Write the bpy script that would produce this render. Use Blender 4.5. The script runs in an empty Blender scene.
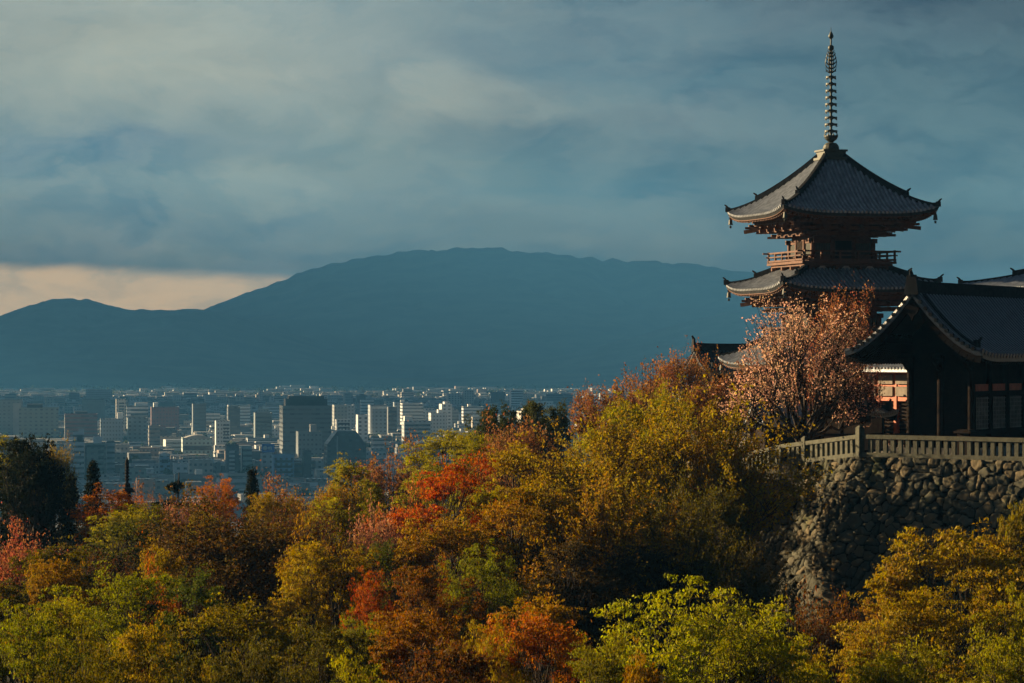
import bpy, math, random
import numpy as np
from mathutils import Vector, Matrix
R = math.radians
F = 2880.0            # focal length in pixels of the 1024 wide picture
HZ = 355.0            # row of the horizon
S = bpy.context.scene
COL = S.collection

# ------------------------------------------------------------------ camera
cam = bpy.data.cameras.new('camera')
cam.lens = 36.0 * F / 1024.0
cam.sensor_width = 36
cam.shift_y = (HZ - 341.5) / 1024.0
cam.clip_start = 1.0
cam.clip_end = 60000
co = bpy.data.objects.new('camera', cam)
co.location = (0, 0, 0)
co.rotation_euler = (R(90), 0, 0)
COL.objects.link(co)
S.camera = co
S.view_settings.view_transform = 'Standard'
S.view_settings.look = 'None'
S.view_settings.gamma = 1
S.view_settings.exposure = 1.7
S.cycles.use_denoising = True
S.cycles.max_bounces = 6
S.cycles.diffuse_bounces = 2
S.cycles.transmission_bounces = 3
S.cycles.transparent_max_bounces = 8
S.cycles.volume_bounces = 0

# ------------------------------------------------------------------ sun and sky
SUN_AZ, SUN_EL = -62.0, 13.5      # degrees from +Y, negative = left
sv = Vector((math.sin(R(SUN_AZ)) * math.cos(R(SUN_EL)), math.cos(R(SUN_AZ)) * math.cos(R(SUN_EL)), math.sin(R(SUN_EL))))
sl = bpy.data.lights.new('sun', 'SUN')
sl.energy = 5.0
sl.angle = R(0.5)
sl.color = (1.0, 0.74, 0.42)
so = bpy.data.objects.new('sun', sl)
so.rotation_euler = sv.to_track_quat('Z', 'Y').to_euler()
so.location = (-60, 30, 60)
COL.objects.link(so)

W = bpy.data.worlds.new('World')
S.world = W
W.use_nodes = True


class NT:
    """tiny helper to write node maths"""
    def __init__(s, tree):
        s.t = tree; s.n = tree.nodes; s.l = tree.links
    def node(s, typ, **kw):
        n = s.n.new(typ)
        for k, v in kw.items():
            setattr(n, k, v)
        return n
    def put(s, sock, v):
        if isinstance(v, bpy.types.NodeSocket):
            s.l.new(v, sock)
        elif v is not None:
            sock.default_value = v
    def m(s, op, a, b=None, c=None, clamp=False):
        n = s.node('ShaderNodeMath', operation=op); n.use_clamp = clamp
        s.put(n.inputs[0], a); s.put(n.inputs[1], b)
        if c is not None: s.put(n.inputs[2], c)
        return n.outputs[0]
    def vm(s, op, a, b=None):
        n = s.node('ShaderNodeVectorMath', operation=op)
        s.put(n.inputs[0], a); s.put(n.inputs[1], b)
        return n.outputs[0]
    def mix(s, f, a, b, blend='MIX'):
        n = s.node('ShaderNodeMix', data_type='RGBA', blend_type=blend)
        n.clamp_factor = True
        s.put(n.inputs[0], f)
        for sock, v in ((n.inputs[6], a), (n.inputs[7], b)):
            if isinstance(v, (tuple, list)): v = (*v[:3], 1)
            s.put(sock, v)
        return n.outputs[2]
    def noise(s, vec, scale, detail=4, rough=.55, dist=0, out=0):
        n = s.node('ShaderNodeTexNoise')
        s.put(n.inputs['Vector'], vec)
        n.inputs['Scale'].default_value = scale; n.inputs['Detail'].default_value = detail
        n.inputs['Roughness'].default_value = rough; n.inputs['Distortion'].default_value = dist
        return n.outputs[out]
    def ramp(s, f, lo, hi):
        n = s.node('ShaderNodeMapRange'); n.interpolation_type = 'SMOOTHSTEP'
        s.put(n.inputs[0], f); n.inputs[1].default_value = lo; n.inputs[2].default_value = hi
        return n.outputs[0]
    def comb(s, x, y, z):
        n = s.node('ShaderNodeCombineXYZ')
        for i, v in enumerate((x, y, z)): s.put(n.inputs[i], v)
        return n.outputs[0]
    def sep(s, v):
        n = s.node('ShaderNodeSeparateXYZ'); s.put(n.inputs[0], v)
        return n.outputs


def build_sky():
    t = NT(W.node_tree); t.n.clear()
    out = t.node('ShaderNodeOutputWorld'); bg = t.node('ShaderNodeBackground')
    t.l.new(bg.outputs[0], out.inputs[0])
    STR = 0.1
    bg.inputs[1].default_value = STR
    sky = t.node('ShaderNodeTexSky', sky_type='NISHITA')
    sky.sun_disc = False
    sky.sun_elevation = R(SUN_EL); sky.sun_rotation = R(SUN_AZ)
    tc = t.node('ShaderNodeTexCoord').outputs['Generated']
    d = t.vm('NORMALIZE', tc)
    x, y, z = t.sep(d)
    az = t.m('ARCTAN2', x, y)                      # radians, 0 = west over the city
    el = t.m('ARCSINE', z)
    # cloud drift: distort the sky coordinates so the banks of cloud get ragged edges
    st = t.comb(t.m('MULTIPLY', az, 1.0), t.m('MULTIPLY', el, 2.3), 3.7)
    nz = t.noise(st, 15, 8, .64, .4, out=1)
    nx_, ny_, _ = t.sep(t.vm('SUBTRACT', nz, (.5, .5, .5)))
    az2 = t.m('MULTIPLY_ADD', nx_, .085, az)
    el2 = t.m('MULTIPLY_ADD', ny_, .042, el)
    def pos(px, py): return math.atan((px - 512) / F), math.atan((HZ - py) / F)
    # base overcast: blue grey, bluer on the right, lighter high on the left
    base = t.mix(t.ramp(az, -.17, .17), (.135, .170, .172), (.080, .110, .160))
    base = t.mix(t.ramp(el, .02, .13), (.082, .125, .150), base)
    base = t.mix(t.ramp(el, .14, .5), base, (.06, .072, .09))
    blobs = [   # (px, py, half width, half height, amount rgb)
        (180, 20, 300, 75, (.075, .064, .035)), (110, 75, 150, 38, (.05, .044, .025)), (270, 95, 190, 34, (.05, .042, .022)),
        (410, 82, 42, 26, (.10, .082, .045)), (470, 104, 70, 17, (.09, .07, .035)), (545, 115, 60, 16, (.05, .036, .016)),
        (640, 124, 80, 18, (.055, .04, .02)), (740, 135, 80, 20, (.06, .043, .02)), (830, 165, 70, 28, (.045, .03, .012)),
        (330, 165, 130, 40, (.035, .028, .008)), (270, 185, 26, 22, (.04, .032, .015)), (420, 165, 90, 42, (.03, .02, .004)),
        (560, 212, 150, 13, (.045, .032, .012)), (690, 238, 110, 14, (.05, .034, .014)), (110, 245, 70, 12, (.04, .025, .015)),
        (270, 268, 90, 10, (.03, .02, .012)), (960, 250, 80, 20, (.025, .02, .01)), (900, 15, 200, 25, (.03, .025, .015)),
        (40, 160, 110, 26, (-.055, -.042, -.008)), (200, 158, 110, 18, (-.045, -.04, -.012)), (130, 215, 200, 14, (-.04, -.035, -.015)),
        (560, 180, 110, 24, (-.045, -.035, -.018)), (500, 60, 110, 30, (-.035, -.028, -.008)), (690, 88, 150, 26, (-.04, -.033, -.014)),
        (930, 110, 110, 40, (-.02, -.02, -.008)), (600, 262, 160, 14, (-.03, -.022, -.01)), (40, 262, 150, 8, (-.02, -.02, -.01)),
    ]
    acc = base
    for (px, py, hw, hh, c) in blobs:
        a0, e0 = pos(px, py)
        dx = t.m('MULTIPLY', t.m('SUBTRACT', az2, a0), F / hw)
        dy = t.m('MULTIPLY', t.m('SUBTRACT', el2, e0), F / hh)
        g = t.m('EXPONENT', t.m('MULTIPLY', t.m('MULTIPLY_ADD', dx, dx, t.m('MULTIPLY', dy, dy)), -1.0))
        v = t.node('ShaderNodeVectorMath', operation='SCALE'); v.inputs[0].default_value = tuple(1.35 * q for q in c); t.put(v.inputs[3], g)
        acc = t.vm('ADD', acc, v.outputs[0])
    # fine texture of the cloud base
    fine = t.noise(t.comb(t.m('MULTIPLY', az2, 1.0), t.m('MULTIPLY', el2, 3.0), 1.3), 24, 8, .64)
    fac = t.m('MULTIPLY_ADD', t.m('SUBTRACT', fine, .5), 0.8, 1.05)
    v = t.node('ShaderNodeVectorMath', operation='SCALE'); t.put(v.inputs[0], acc); t.put(v.inputs[3], fac)
    acc = t.vm('MAXIMUM', v.outputs[0], (.02, .02, .02))
    puff = t.noise(t.comb(t.m('MULTIPLY', az2, 1.0), t.m('MULTIPLY', el2, 2.0), 8.1), 17, 9, .58)
    acc = t.vm('ADD', acc, t.mix(t.ramp(puff, .46, .57), (-.034, -.029, -.016), (.046, .036, .017)))
    # billows: each bulge is brighter on its upper left, towards the evening light
    q1 = t.comb(az2, t.m('MULTIPLY', el2, 1.7), 5.5)
    n1 = t.noise(q1, 20, 7, .52); n2 = t.noise(t.vm('ADD', q1, (-.0045, .0075, 0)), 20, 7, .52)
    emb = t.node('ShaderNodeVectorMath', operation='SCALE'); emb.inputs[0].default_value = (.30, .25, .16)
    t.put(emb.inputs[3], t.m('SUBTRACT', n1, n2)); acc = t.vm('ADD', acc, emb.outputs[0])
    acc = t.vm('MAXIMUM', acc, (.02, .02, .02))
    # the overcast thickens from the evening side (left) to the right
    tone = t.mix(t.ramp(az, pos(260, 0)[0], pos(560, 0)[0]), (.92, .88, .87), (.52, .52, .55))
    tone = t.mix(t.ramp(az, pos(540, 0)[0], pos(960, 0)[0]), tone, (.05, .03, .13))
    acc = t.vm('MULTIPLY', acc, tone)
    # darker storm sky away from the evening side, over and behind the viewpoint
    dim = t.m('MULTIPLY_ADD', t.ramp(t.m('ABSOLUTE', az), .7, 1.9), -.52, 1.0)
    acc = t.vm('MULTIPLY', acc, t.mix(dim, (.42, .64, .98), (1, 1, 1)))
    # the clear strip low over the hills on the left, lit by the evening
    edge = t.m('MULTIPLY_ADD', t.m('SUBTRACT', az, pos(0, 0)[0]), -.055, pos(0, 265)[1])
    edge = t.m('MULTIPLY_ADD', ny_, .010, edge)
    strip = t.ramp(t.m('SUBTRACT', edge, el), -.0026, .0036)
    strip = t.m('MULTIPLY', strip, t.ramp(az, .03, -.075))
    strip = t.m('MULTIPLY', strip, t.ramp(az, -.9, -.4))
    acc = t.mix(t.m('MULTIPLY', strip, t.m('MULTIPLY_ADD', t.ramp(fine, .3, .62), .45, .55)), acc, (1.10, .66, .28))
    v = t.node('ShaderNodeVectorMath', operation='SCALE'); t.put(v.inputs[0], acc); v.inputs[3].default_value = .39 / STR
    cover = t.m('MULTIPLY_ADD', t.ramp(fine, .35, .7), .05, .93)
    t.put(bg.inputs[0], t.mix(cover, sky.outputs[0], v.outputs[0]))
build_sky()

# ------------------------------------------------------------------ helpers
def P(px, py, D):
    return Vector(((px - 512) / F * D, D, (HZ - py) / F * D))

def tag(o, label=None, cat=None, group=None, kind=None):
    if label: o['label'] = label
    if cat: o['category'] = cat
    if group: o['group'] = group
    if kind: o['kind'] = kind
    return o

def empty(name, loc, rz=0, label=None, cat=None, group=None):
    o = bpy.data.objects.new(name, None); COL.objects.link(o)
    o.location = loc; o.rotation_euler = (0, 0, rz); o.empty_display_size = .5
    return tag(o, label, cat, group)

def link_mesh(name, me, parent=None, loc=None):
    o = bpy.data.objects.new(name, me); COL.objects.link(o)
    if parent is not None: o.parent = parent
    if loc is not None: o.location = loc
    return o

def np_mesh(name, V, Q, mat=None, smooth=False):
    """V (n,3), Q (m,k) of one polygon size"""
    me = bpy.data.meshes.new(name)
    V = np.asarray(V, np.float32); Q = np.asarray(Q, np.int32)
    k = Q.shape[1]
    me.vertices.add(len(V)); me.vertices.foreach_set('co', V.ravel())
    me.loops.add(Q.size); me.loops.foreach_set('vertex_index', Q.ravel())
    me.polygons.add(len(Q)); me.polygons.foreach_set('loop_start', np.arange(0, Q.size, k, dtype=np.int32))
    me.polygons.foreach_set('use_smooth', np.full(len(Q), smooth))
    me.update(calc_edges=True); me.validate()
    if mat: me.materials.append(mat)
    return me


class MB:
    """collects boxes, tubes and sheets; build() links them as ONE mesh object"""
    def __init__(s): s.v = []; s.f = []
    def add(s, vs, fs):
        b = len(s.v); s.v += [tuple(p) for p in vs]; s.f += [tuple(i + b for i in f) for f in fs]
    def box(s, c, size, M=None, taper=1.0):
        x, y, z = size[0] / 2, size[1] / 2, size[2] / 2
        vs = [Vector((sx * x * (taper if sz > 0 else 1), sy * y * (taper if sz > 0 else 1), sz * z)) for sz in (-1, 1) for sy in (-1, 1) for sx in (-1, 1)]
        if M is not None: vs = [M @ p for p in vs]
        c = Vector(c)
        s.add([p + c for p in vs], [(0, 2, 3, 1), (4, 5, 7, 6), (0, 1, 5, 4), (2, 6, 7, 3), (0, 4, 6, 2), (1, 3, 7, 5)])
        return s
    def beam(s, a, b, w, h):
        """box from a to b, width w horizontal, height h"""
        a, b = Vector(a), Vector(b); d = b - a; L = d.length
        if L < 1e-6: return s
        x = d / L; y = Vector((0, 0, 1)).cross(x)
        y = y.normalized() if y.length > 1e-4 else Vector((0, 1, 0))
        z = x.cross(y)
        M = Matrix((x, y, z)).transposed()
        return s.box((a + b) / 2, (L, w, h), M)
    def lathe(s, prof, c=(0, 0, 0), n=12):
        c = Vector(c); vs = []; fs = []
        for (r, z) in prof:
            for i in range(n):
                a = 2 * math.pi * i / n
                vs.append((c.x + r * math.cos(a), c.y + r * math.sin(a), c.z + z))
        for j in range(len(prof) - 1):
            for i in range(n):
                k = (i + 1) % n
                fs.append((j * n + i, j * n + k, (j + 1) * n + k, (j + 1) * n + i))
        fs.append(tuple(range(n))[::-1]); fs.append(tuple(range((len(prof) - 1) * n, len(prof) * n)))
        s.add(vs, fs); return s
    def tube(s, pts, rad, n=6, cap=True):
        pts = [Vector(p) for p in pts]
        if not isinstance(rad, (list, tuple)): rad = [rad] * len(pts)
        vs = []; fs = []
        for i, p in enumerate(pts):
            d = (pts[min(i + 1, len(pts) - 1)] - pts[max(i - 1, 0)]).normalized()
            u = d.cross(Vector((0, 0, 1)))
            if u.length < 1e-3: u = Vector((1, 0, 0))
            u.normalize(); v = d.cross(u)
            for k in range(n):
                a = 2 * math.pi * k / n
                vs.append(p + (u * math.cos(a) + v * math.sin(a)) * rad[i])
        for j in range(len(pts) - 1):
            for k in range(n):
                m = (k + 1) % n
                fs.append((j * n + k, j * n + m, (j + 1) * n + m, (j + 1) * n + k))
        if cap:
            fs.append(tuple(range(n))[::-1]); fs.append(tuple(range((len(pts) - 1) * n, len(pts) * n)))
        s.add(vs, fs); return s
    def grid(s, fn, nu, nv):
        """sheet fn(i/nu, j/nv)"""
        vs = [fn(i / nu, j / nv) for j in range(nv + 1) for i in range(nu + 1)]
        fs = [(j * (nu + 1) + i, j * (nu + 1) + i + 1, (j + 1) * (nu + 1) + i + 1, (j + 1) * (nu + 1) + i) for j in range(nv) for i in range(nu)]
        s.add(vs, fs); return s
    def prism(s, poly, z0, z1):
        n = len(poly)
        vs = [(x, y, z0) for x, y in poly] + [(x, y, z1) for x, y in poly]
        fs = [tuple(range(n))[::-1], tuple(range(n, 2 * n))] + [(i, (i + 1) % n, n + (i + 1) % n, n + i) for i in range(n)]
        s.add(vs, fs); return s
    def mesh(s, name, mat, smooth=False):
        me = bpy.data.meshes.new(name)
        me.from_pydata(s.v, [], s.f)
        if smooth: me.polygons.foreach_set('use_smooth', [True] * len(me.polygons))
        me.materials.append(mat); me.update()
        return me
    def build(s, name, mat, parent=None, smooth=False):
        return link_mesh(name, s.mesh(name, mat, smooth), parent)


def fbm(x, y, seed=0, octaves=5, lac=2.0, gain=.5):
    """value noise on numpy arrays, about -1..1"""
    out = np.zeros_like(x, dtype=float); amp = 1; tot = 0
    for o in range(octaves):
        xi = np.floor(x).astype(np.int64); yi = np.floor(y).astype(np.int64)
        xf = x - xi; yf = y - yi
        def h(a, b):
            n = (a * 374761393 + b * 668265263 + (seed + o) * 1274126177) & 0x7fffffff
            n = ((n ^ (n >> 13)) * 1103515245 + 12345) & 0x7fffffff
            n = (n ^ (n >> 16))
            return (n & 0xffff) / 32767.5 - 1
        u = xf * xf * (3 - 2 * xf); v = yf * yf * (3 - 2 * yf)
        out += amp * ((h(xi, yi) * (1 - u) + h(xi + 1, yi) * u) * (1 - v) + (h(xi, yi + 1) * (1 - u) + h(xi + 1, yi + 1) * u) * v)
        tot += amp; amp *= gain; x = x * lac + 17.3; y = y * lac + 5.1
    return out / tot

def sstep(a, b, x):
    t = np.clip((x - a) / (b - a), 0, 1)
    return t * t * (3 - 2 * t)

# ------------------------------------------------------------------ materials
MATS = {}
def pm(name, col, rough=.7, var=.25, scale=3.0, bump=.0, spec=.4, metal=0.0, col2=None, bscale=None):
    """principled material whose colour and relief vary with noise over the object"""
    m = bpy.data.materials.new(name); m.use_nodes = True
    t = NT(m.node_tree); b = t.n['Principled BSDF']
    oc = t.node('ShaderNodeTexCoord').outputs['Object']
    n = t.noise(oc, scale, 5, .6)
    c2 = col2 if col2 else tuple(c * (1 - var) for c in col)
    c1 = col if col2 else tuple(min(1, c * (1 + var)) for c in col)
    t.put(b.inputs['Base Color'], t.mix(t.ramp(n, .3, .7), c2, c1))
    b.inputs['Roughness'].default_value = rough
    b.inputs['Specular IOR Level'].default_value = spec
    b.inputs['Metallic'].default_value = metal
    if bump:
        bp = t.node('ShaderNodeBump'); bp.inputs['Strength'].default_value = bump; bp.inputs['Distance'].default_value = .05
        t.put(bp.inputs['Height'], t.noise(oc, bscale or scale * 4, 4, .6)); t.put(b.inputs['Normal'], bp.outputs[0])
    MATS[name] = m
    return m

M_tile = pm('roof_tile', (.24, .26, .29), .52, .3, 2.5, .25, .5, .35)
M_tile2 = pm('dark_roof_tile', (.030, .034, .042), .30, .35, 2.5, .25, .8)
M_ridge = pm('ridge_tile', (.026, .027, .029), .85, .3, 4, .3, .04)
M_wood = pm('dark_timber', (.014, .008, .005), .85, .35, 3, .3, .06)
M_eave = pm('aged_red_timber', (.095, .036, .017), .75, .35, 3, .2, .3)
M_verm = pm('vermilion_timber', (.42, .085, .022), .6, .2, 4, .1, .3)
M_white = pm('white_plaster', (.62, .58, .52), .85, .12, 3, .1, .2)
M_aged = pm('aged_plaster', (.20, .165, .13), .85, .2, 2, .1, .1)
M_bronze = pm('weathered_bronze', (.035, .04, .033), .55, .35, 6, .2, .5, .4)
M_bronze2 = pm('green_bronze', (.045, .048, .032), .6, .3, 5, .2, .4)
M_fence = pm('fence_stone', (.075, .075, .052), .85, .25, 3, .4, .2)
M_base = pm('base_stone', (.25, .23, .19), .85, .25, 2, .4, .2)
M_bark = pm('bark', (.038, .026, .018), .9, .4, 5, .6, .15)
M_earth = pm('forest_earth', (.028, .022, .011), .95, .4, .6, .5, .1, col2=(.016, .018, .006))
M_gravel = pm('temple_gravel', (.20, .18, .15), .9, .2, 3, .3, .15)
M_conc = pm('concrete', (.3, .3, .29), .85, .15, .1)
M_glass = pm('window_glass', (.02, .028, .036), .2, .3, .3, 0, .5)
M_dark = pm('dark_paint', (.03, .034, .04), .6, .2, .3)
M_panel = pm('pale_panel', (.62, .64, .62), .6, .1, .2)
M_sign = pm('blue_sign', (.03, .14, .5), .5, .08, 1)
M_hill = pm('wooded_slope', (.034, .046, .026), .95, .6, .006, 1.0, .05, bscale=.02)
M_plain = pm('city_ground', (.13, .135, .13), .95, .35, .03, .0, .1)

def leaf_mat():
    m = bpy.data.materials.new('leaf'); m.use_nodes = True
    t = NT(m.node_tree); t.n.clear()
    out = t.node('ShaderNodeOutputMaterial')
    oi = t.node('ShaderNodeObjectInfo')
    rnd = t.node('ShaderNodeNewGeometry').outputs['Random Per Island']
    oc = t.node('ShaderNodeTexCoord').outputs['Object']
    cl = t.noise(oc, .55, 3, .6)
    hs = t.node('ShaderNodeHueSaturation')
    t.put(hs.inputs['Hue'], t.m('ADD', .5, t.m('ADD', t.m('MULTIPLY', t.m('SUBTRACT', rnd, .5), .05), t.m('MULTIPLY', t.m('SUBTRACT', cl, .5), .06))))
    t.put(hs.inputs['Value'], t.m('MULTIPLY_ADD', t.m('FRACT', t.m('MULTIPLY', rnd, 17.3)), .8, .55))
    t.put(hs.inputs['Color'], oi.outputs['Color']); hs.inputs['Saturation'].default_value = 1.06
    d = t.node('ShaderNodeBsdfDiffuse'); tr = t.node('ShaderNodeBsdfTranslucent'); g = t.node('ShaderNodeBsdfGlossy')
    t.put(d.inputs[0], hs.outputs[0]); t.put(tr.inputs[0], hs.outputs[0])
    g.inputs['Roughness'].default_value = .55; g.inputs[0].default_value = (.5, .5, .5, 1)
    mx = t.node('ShaderNodeMixShader'); mx.inputs[0].default_value = .40
    t.l.new(d.outputs[0], mx.inputs[1]); t.l.new(tr.outputs[0], mx.inputs[2])
    m2 = t.node('ShaderNodeMixShader'); m2.inputs[0].default_value = .015
    t.l.new(mx.outputs[0], m2.inputs[1]); t.l.new(g.outputs[0], m2.inputs[2])
    t.l.new(m2.outputs[0], out.inputs[0])
    return m
M_leaf = leaf_mat()

def facade_mat(name='facade', island=False):
    """wall colour from the object (or per building of a far mass), rows of windows, grey flat roofs"""
    m = bpy.data.materials.new(name); m.use_nodes = True
    t = NT(m.node_tree); b = t.n['Principled BSDF']
    oi = t.node('ShaderNodeObjectInfo'); geo = t.node('ShaderNodeNewGeometry')
    tc = t.node('ShaderNodeTexCoord')
    rnd = geo.outputs['Random Per Island'] if island else oi.outputs['Random']
    x, y, z = t.sep(tc.outputs['Object'])
    nx, ny, nz = t.sep(tc.outputs['Normal'])
    side = t.m('GREATER_THAN', t.m('ABSOLUTE', nx), t.m('ABSOLUTE', ny))
    h = t.m('ADD', t.m('MULTIPLY', side, y), t.m('MULTIPLY', t.m('SUBTRACT', 1, side), x))
    pitch = t.m('MULTIPLY_ADD', t.m('FRACT', t.m('MULTIPLY', rnd, 7.7)), 2.6, 2.4)
    hf = t.m('FRACT', t.m('DIVIDE', h, pitch)); zf = t.m('FRACT', t.m('DIVIDE', z, 3.4))
    ribbon = t.m('GREATER_THAN', t.m('FRACT', t.m('MULTIPLY', rnd, 3.1)), .6)
    inx = t.m('MAXIMUM', ribbon, t.m('MULTIPLY', t.m('GREATER_THAN', hf, .28), t.m('LESS_THAN', hf, .74)))
    inz = t.m('MULTIPLY', t.m('GREATER_THAN', zf, .36), t.m('LESS_THAN', zf, .76))
    blank = t.m('MULTIPLY', side, t.m('GREATER_THAN', t.m('FRACT', t.m('MULTIPLY', rnd, 11.3)), .45))
    wm = t.m('MULTIPLY', t.m('MULTIPLY', inx, inz), t.m('SUBTRACT', 1, blank))
    wn = t.node('ShaderNodeTexWhiteNoise')
    t.put(wn.inputs['Vector'], t.comb(t.m('FLOOR', t.m('DIVIDE', h, pitch)), t.m('FLOOR', t.m('DIVIDE', z, 3.4)), rnd))
    glass = t.mix(wn.outputs[0], (.025, .032, .04), (.13, .14, .14))
    if island:
        cr = t.node('ShaderNodeValToRGB'); t.put(cr.inputs[0], t.m('FRACT', t.m('MULTIPLY', rnd, 23.7)))
        cr.color_ramp.interpolation = 'CONSTANT'
        e = cr.color_ramp.elements
        cols = [(.62, .65, .65), (.36, .38, .38), (.78, .79, .78), (.2, .22, .24), (.4, .36, .3), (.55, .5, .44), (.12, .13, .14), (.7, .7, .68), (.3, .22, .18)]
        e[0].position = 0; e[0].color = (*cols[0], 1); e[1].position = 1 / len(cols); e[1].color = (*cols[1], 1)
        for i in range(2, len(cols)):
            q = e.new(i / len(cols)); q.color = (*cols[i], 1)
        wall = cr.outputs[0]
    else:
        wall = oi.outputs['Color']
    wall = t.mix(t.m('MULTIPLY', t.noise(tc.outputs['Object'], .12, 4, .6), .5), wall, (.16, .16, .155))
    c = t.mix(wm, wall, glass)
    roofc = t.mix(t.m('FRACT', t.m('MULTIPLY', rnd, 5.3)), (.10, .11, .115), (.36, .36, .34))
    c = t.mix(t.m('GREATER_THAN', nz, .5), c, roofc)
    t.put(b.inputs['Base Color'], c)
    t.put(b.inputs['Roughness'], t.m('MULTIPLY_ADD', wm, -.55, .85))
    return m
M_fac = facade_mat()
M_mass = facade_mat('far_facade', True)

# ------------------------------------------------------------------ terrain
PLAIN = -80.0
def ground(x, y):
    x = np.asarray(x, float); y = np.asarray(y, float)
    g = -16.5 + 8.0 * sstep(-14, 12, x) * sstep(126, 172, y)
    g = g + 2.0 * sstep(-10, -45, x) * sstep(110, 200, y)
    g = g + 9.0 * sstep(70, 15, y)                       # rises towards the viewpoint
    g = g - 3.0 * sstep(6, 22, x) * sstep(150, 100, y)
    g = g + .7 * fbm(x / 9., y / 9., 3, 4)
    k = sstep(225, 620, y)
    return g * (1 - k) + (PLAIN - .6) * k

def build_terrain():
    xs = np.concatenate([np.linspace(-700, -90, 24, endpoint=False), np.linspace(-90, 90, 150, endpoint=False), np.linspace(90, 700, 24)])
    ys = np.concatenate([np.linspace(-40, 250, 200, endpoint=False), np.linspace(250, 640, 50)])
    X, Y = np.meshgrid(xs, ys)
    Z = ground(X, Y)
    nx, ny = len(xs), len(ys)
    i = np.arange(nx * ny).reshape(ny, nx)
    Q = np.stack([i[:-1, :-1], i[:-1, 1:], i[1:, 1:], i[1:, :-1]], -1).reshape(-1, 4)
    o = link_mesh('hillside', np_mesh('hillside', np.stack([X, Y, Z], -1).reshape(-1, 3), Q, M_earth, True))
    o['kind'] = 'structure'
    m = MB(); m.grid(lambda u, v: (-5900 + 11800 * u, 300 + 14900 * v, PLAIN), 12, 12)
    o = m.build('city_plain', M_plain); o['kind'] = 'structure'
build_terrain()

def ridge_mesh(name, pts, Y0, depth, back, seed, gully=.26, mat=M_hill, n=520):
    """mountain range whose skyline runs through the points (px, py) at distance Y0"""
    px = np.array([p[0] for p in pts], float); pz = np.array([(HZ - p[1]) / F * Y0 - PLAIN for p in pts])
    xs = np.linspace((px[0] - 512) / F * Y0, (px[-1] - 512) / F * Y0, n)
    top = np.interp(xs, (px - 512) / F * Y0, pz)
    ker = np.hanning(9); ker /= ker.sum()
    top = np.convolve(np.pad(top, 4, mode='edge'), ker, 'valid')
    ts = np.concatenate([np.linspace(-1, 0, 46), np.linspace(0, 1, 14)[1:]])
    V = []
    for t in ts:
        y = Y0 + (t * depth if t < 0 else t * back)
        prof = (1 - abs(t)) ** (1.15 if t < 0 else 1.0)
        nn = 1 - np.abs(fbm(xs / 420. + t * .7, np.full_like(xs, t * 3.1 + seed), seed, 5)) * 2
        nn = np.minimum(nn - .55, .08)
        z = PLAIN - 1.0 + top * prof * (1 + gully * 2.2 * nn * abs(t) ** .6) * (1 + .03 * fbm(xs / 45, xs * 0 + t * 30, seed + 4, 4))
        V.append(np.stack([xs, np.full_like(xs, y) + 120 * fbm(xs / 500, xs * 0 + seed, seed, 3) * abs(t), z], -1))
    V = np.concatenate(V)
    V[:, 2] = np.maximum(V[:, 2], PLAIN - .95)
    k = len(ts); i = np.arange(n * k).reshape(k, n)
    Q = np.stack([i[:-1, :-1], i[:-1, 1:], i[1:, 1:], i[1:, :-1]], -1).reshape(-1, 4)
    o = link_mesh(name, np_mesh(name, V, Q, mat, True)); o['kind'] = 'structure'
    return o
ridge_mesh('mountain_range', [(-700, 330), (-500, 300), (-250, 290), (-100, 330), (60, 345), (150, 332), (200, 311), (232, 297), (270, 284), (320, 266), (360, 258), (400, 252), (450, 248), (500, 249), (540, 252), (600, 259), (680, 263), (760, 272), (850, 290), (950, 300), (1100, 285), (1300, 270), (1600, 300), (1900, 340)], 11500, 3300, 2600, 7)
ridge_mesh('left_hills', [(-700, 320), (-450, 335), (-200, 322), (-60, 332), (0, 316), (30, 304), (65, 297), (100, 302), (130, 309), (160, 309), (205, 309), (260, 322), (330, 345), (420, 372)], 9500, 2400, 1500, 19)
ridge_mesh('right_hills', [(430, 380), (520, 366), (580, 350), (640, 335), (700, 318), (760, 304), (840, 300), (940, 310), (1100, 295), (1400, 320), (1800, 352)], 8400, 1300, 1300, 31)
ridge_mesh('foothills', [(-800, 372), (-300, 366), (-60, 372), (60, 360), (150, 366), (240, 377), (290, 380), (340, 377), (450, 378), (560, 374), (640, 370), (760, 376), (1100, 366), (1600, 374)], 7500, 560, 500, 43)

# haze: one closed box of even, pale blue air
def build_haze():
    m = bpy.data.materials.new('haze_air'); m.use_nodes = True
    t = NT(m.node_tree); t.n.clear()
    out = t.node('ShaderNodeOutputMaterial'); v = t.node('ShaderNodeVolumePrincipled')
    v.inputs['Color'].default_value = HAZE_COL
    v.inputs['Density'].default_value = HAZE_D
    v.inputs['Anisotropy'].default_value = 0.0
    t.l.new(v.outputs[0], out.inputs['Volume'])
    b = MB(); b.box((0, 7550, 177), (12000, 15700, 516 + 2 * 1.0))
    o = b.build('haze', m); o['kind'] = 'stuff'
    o.display_type = 'WIRE'
HAZE_COL = (.13, .475, .99, 1)
HAZE_D = .74e-4
build_haze()

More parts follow.
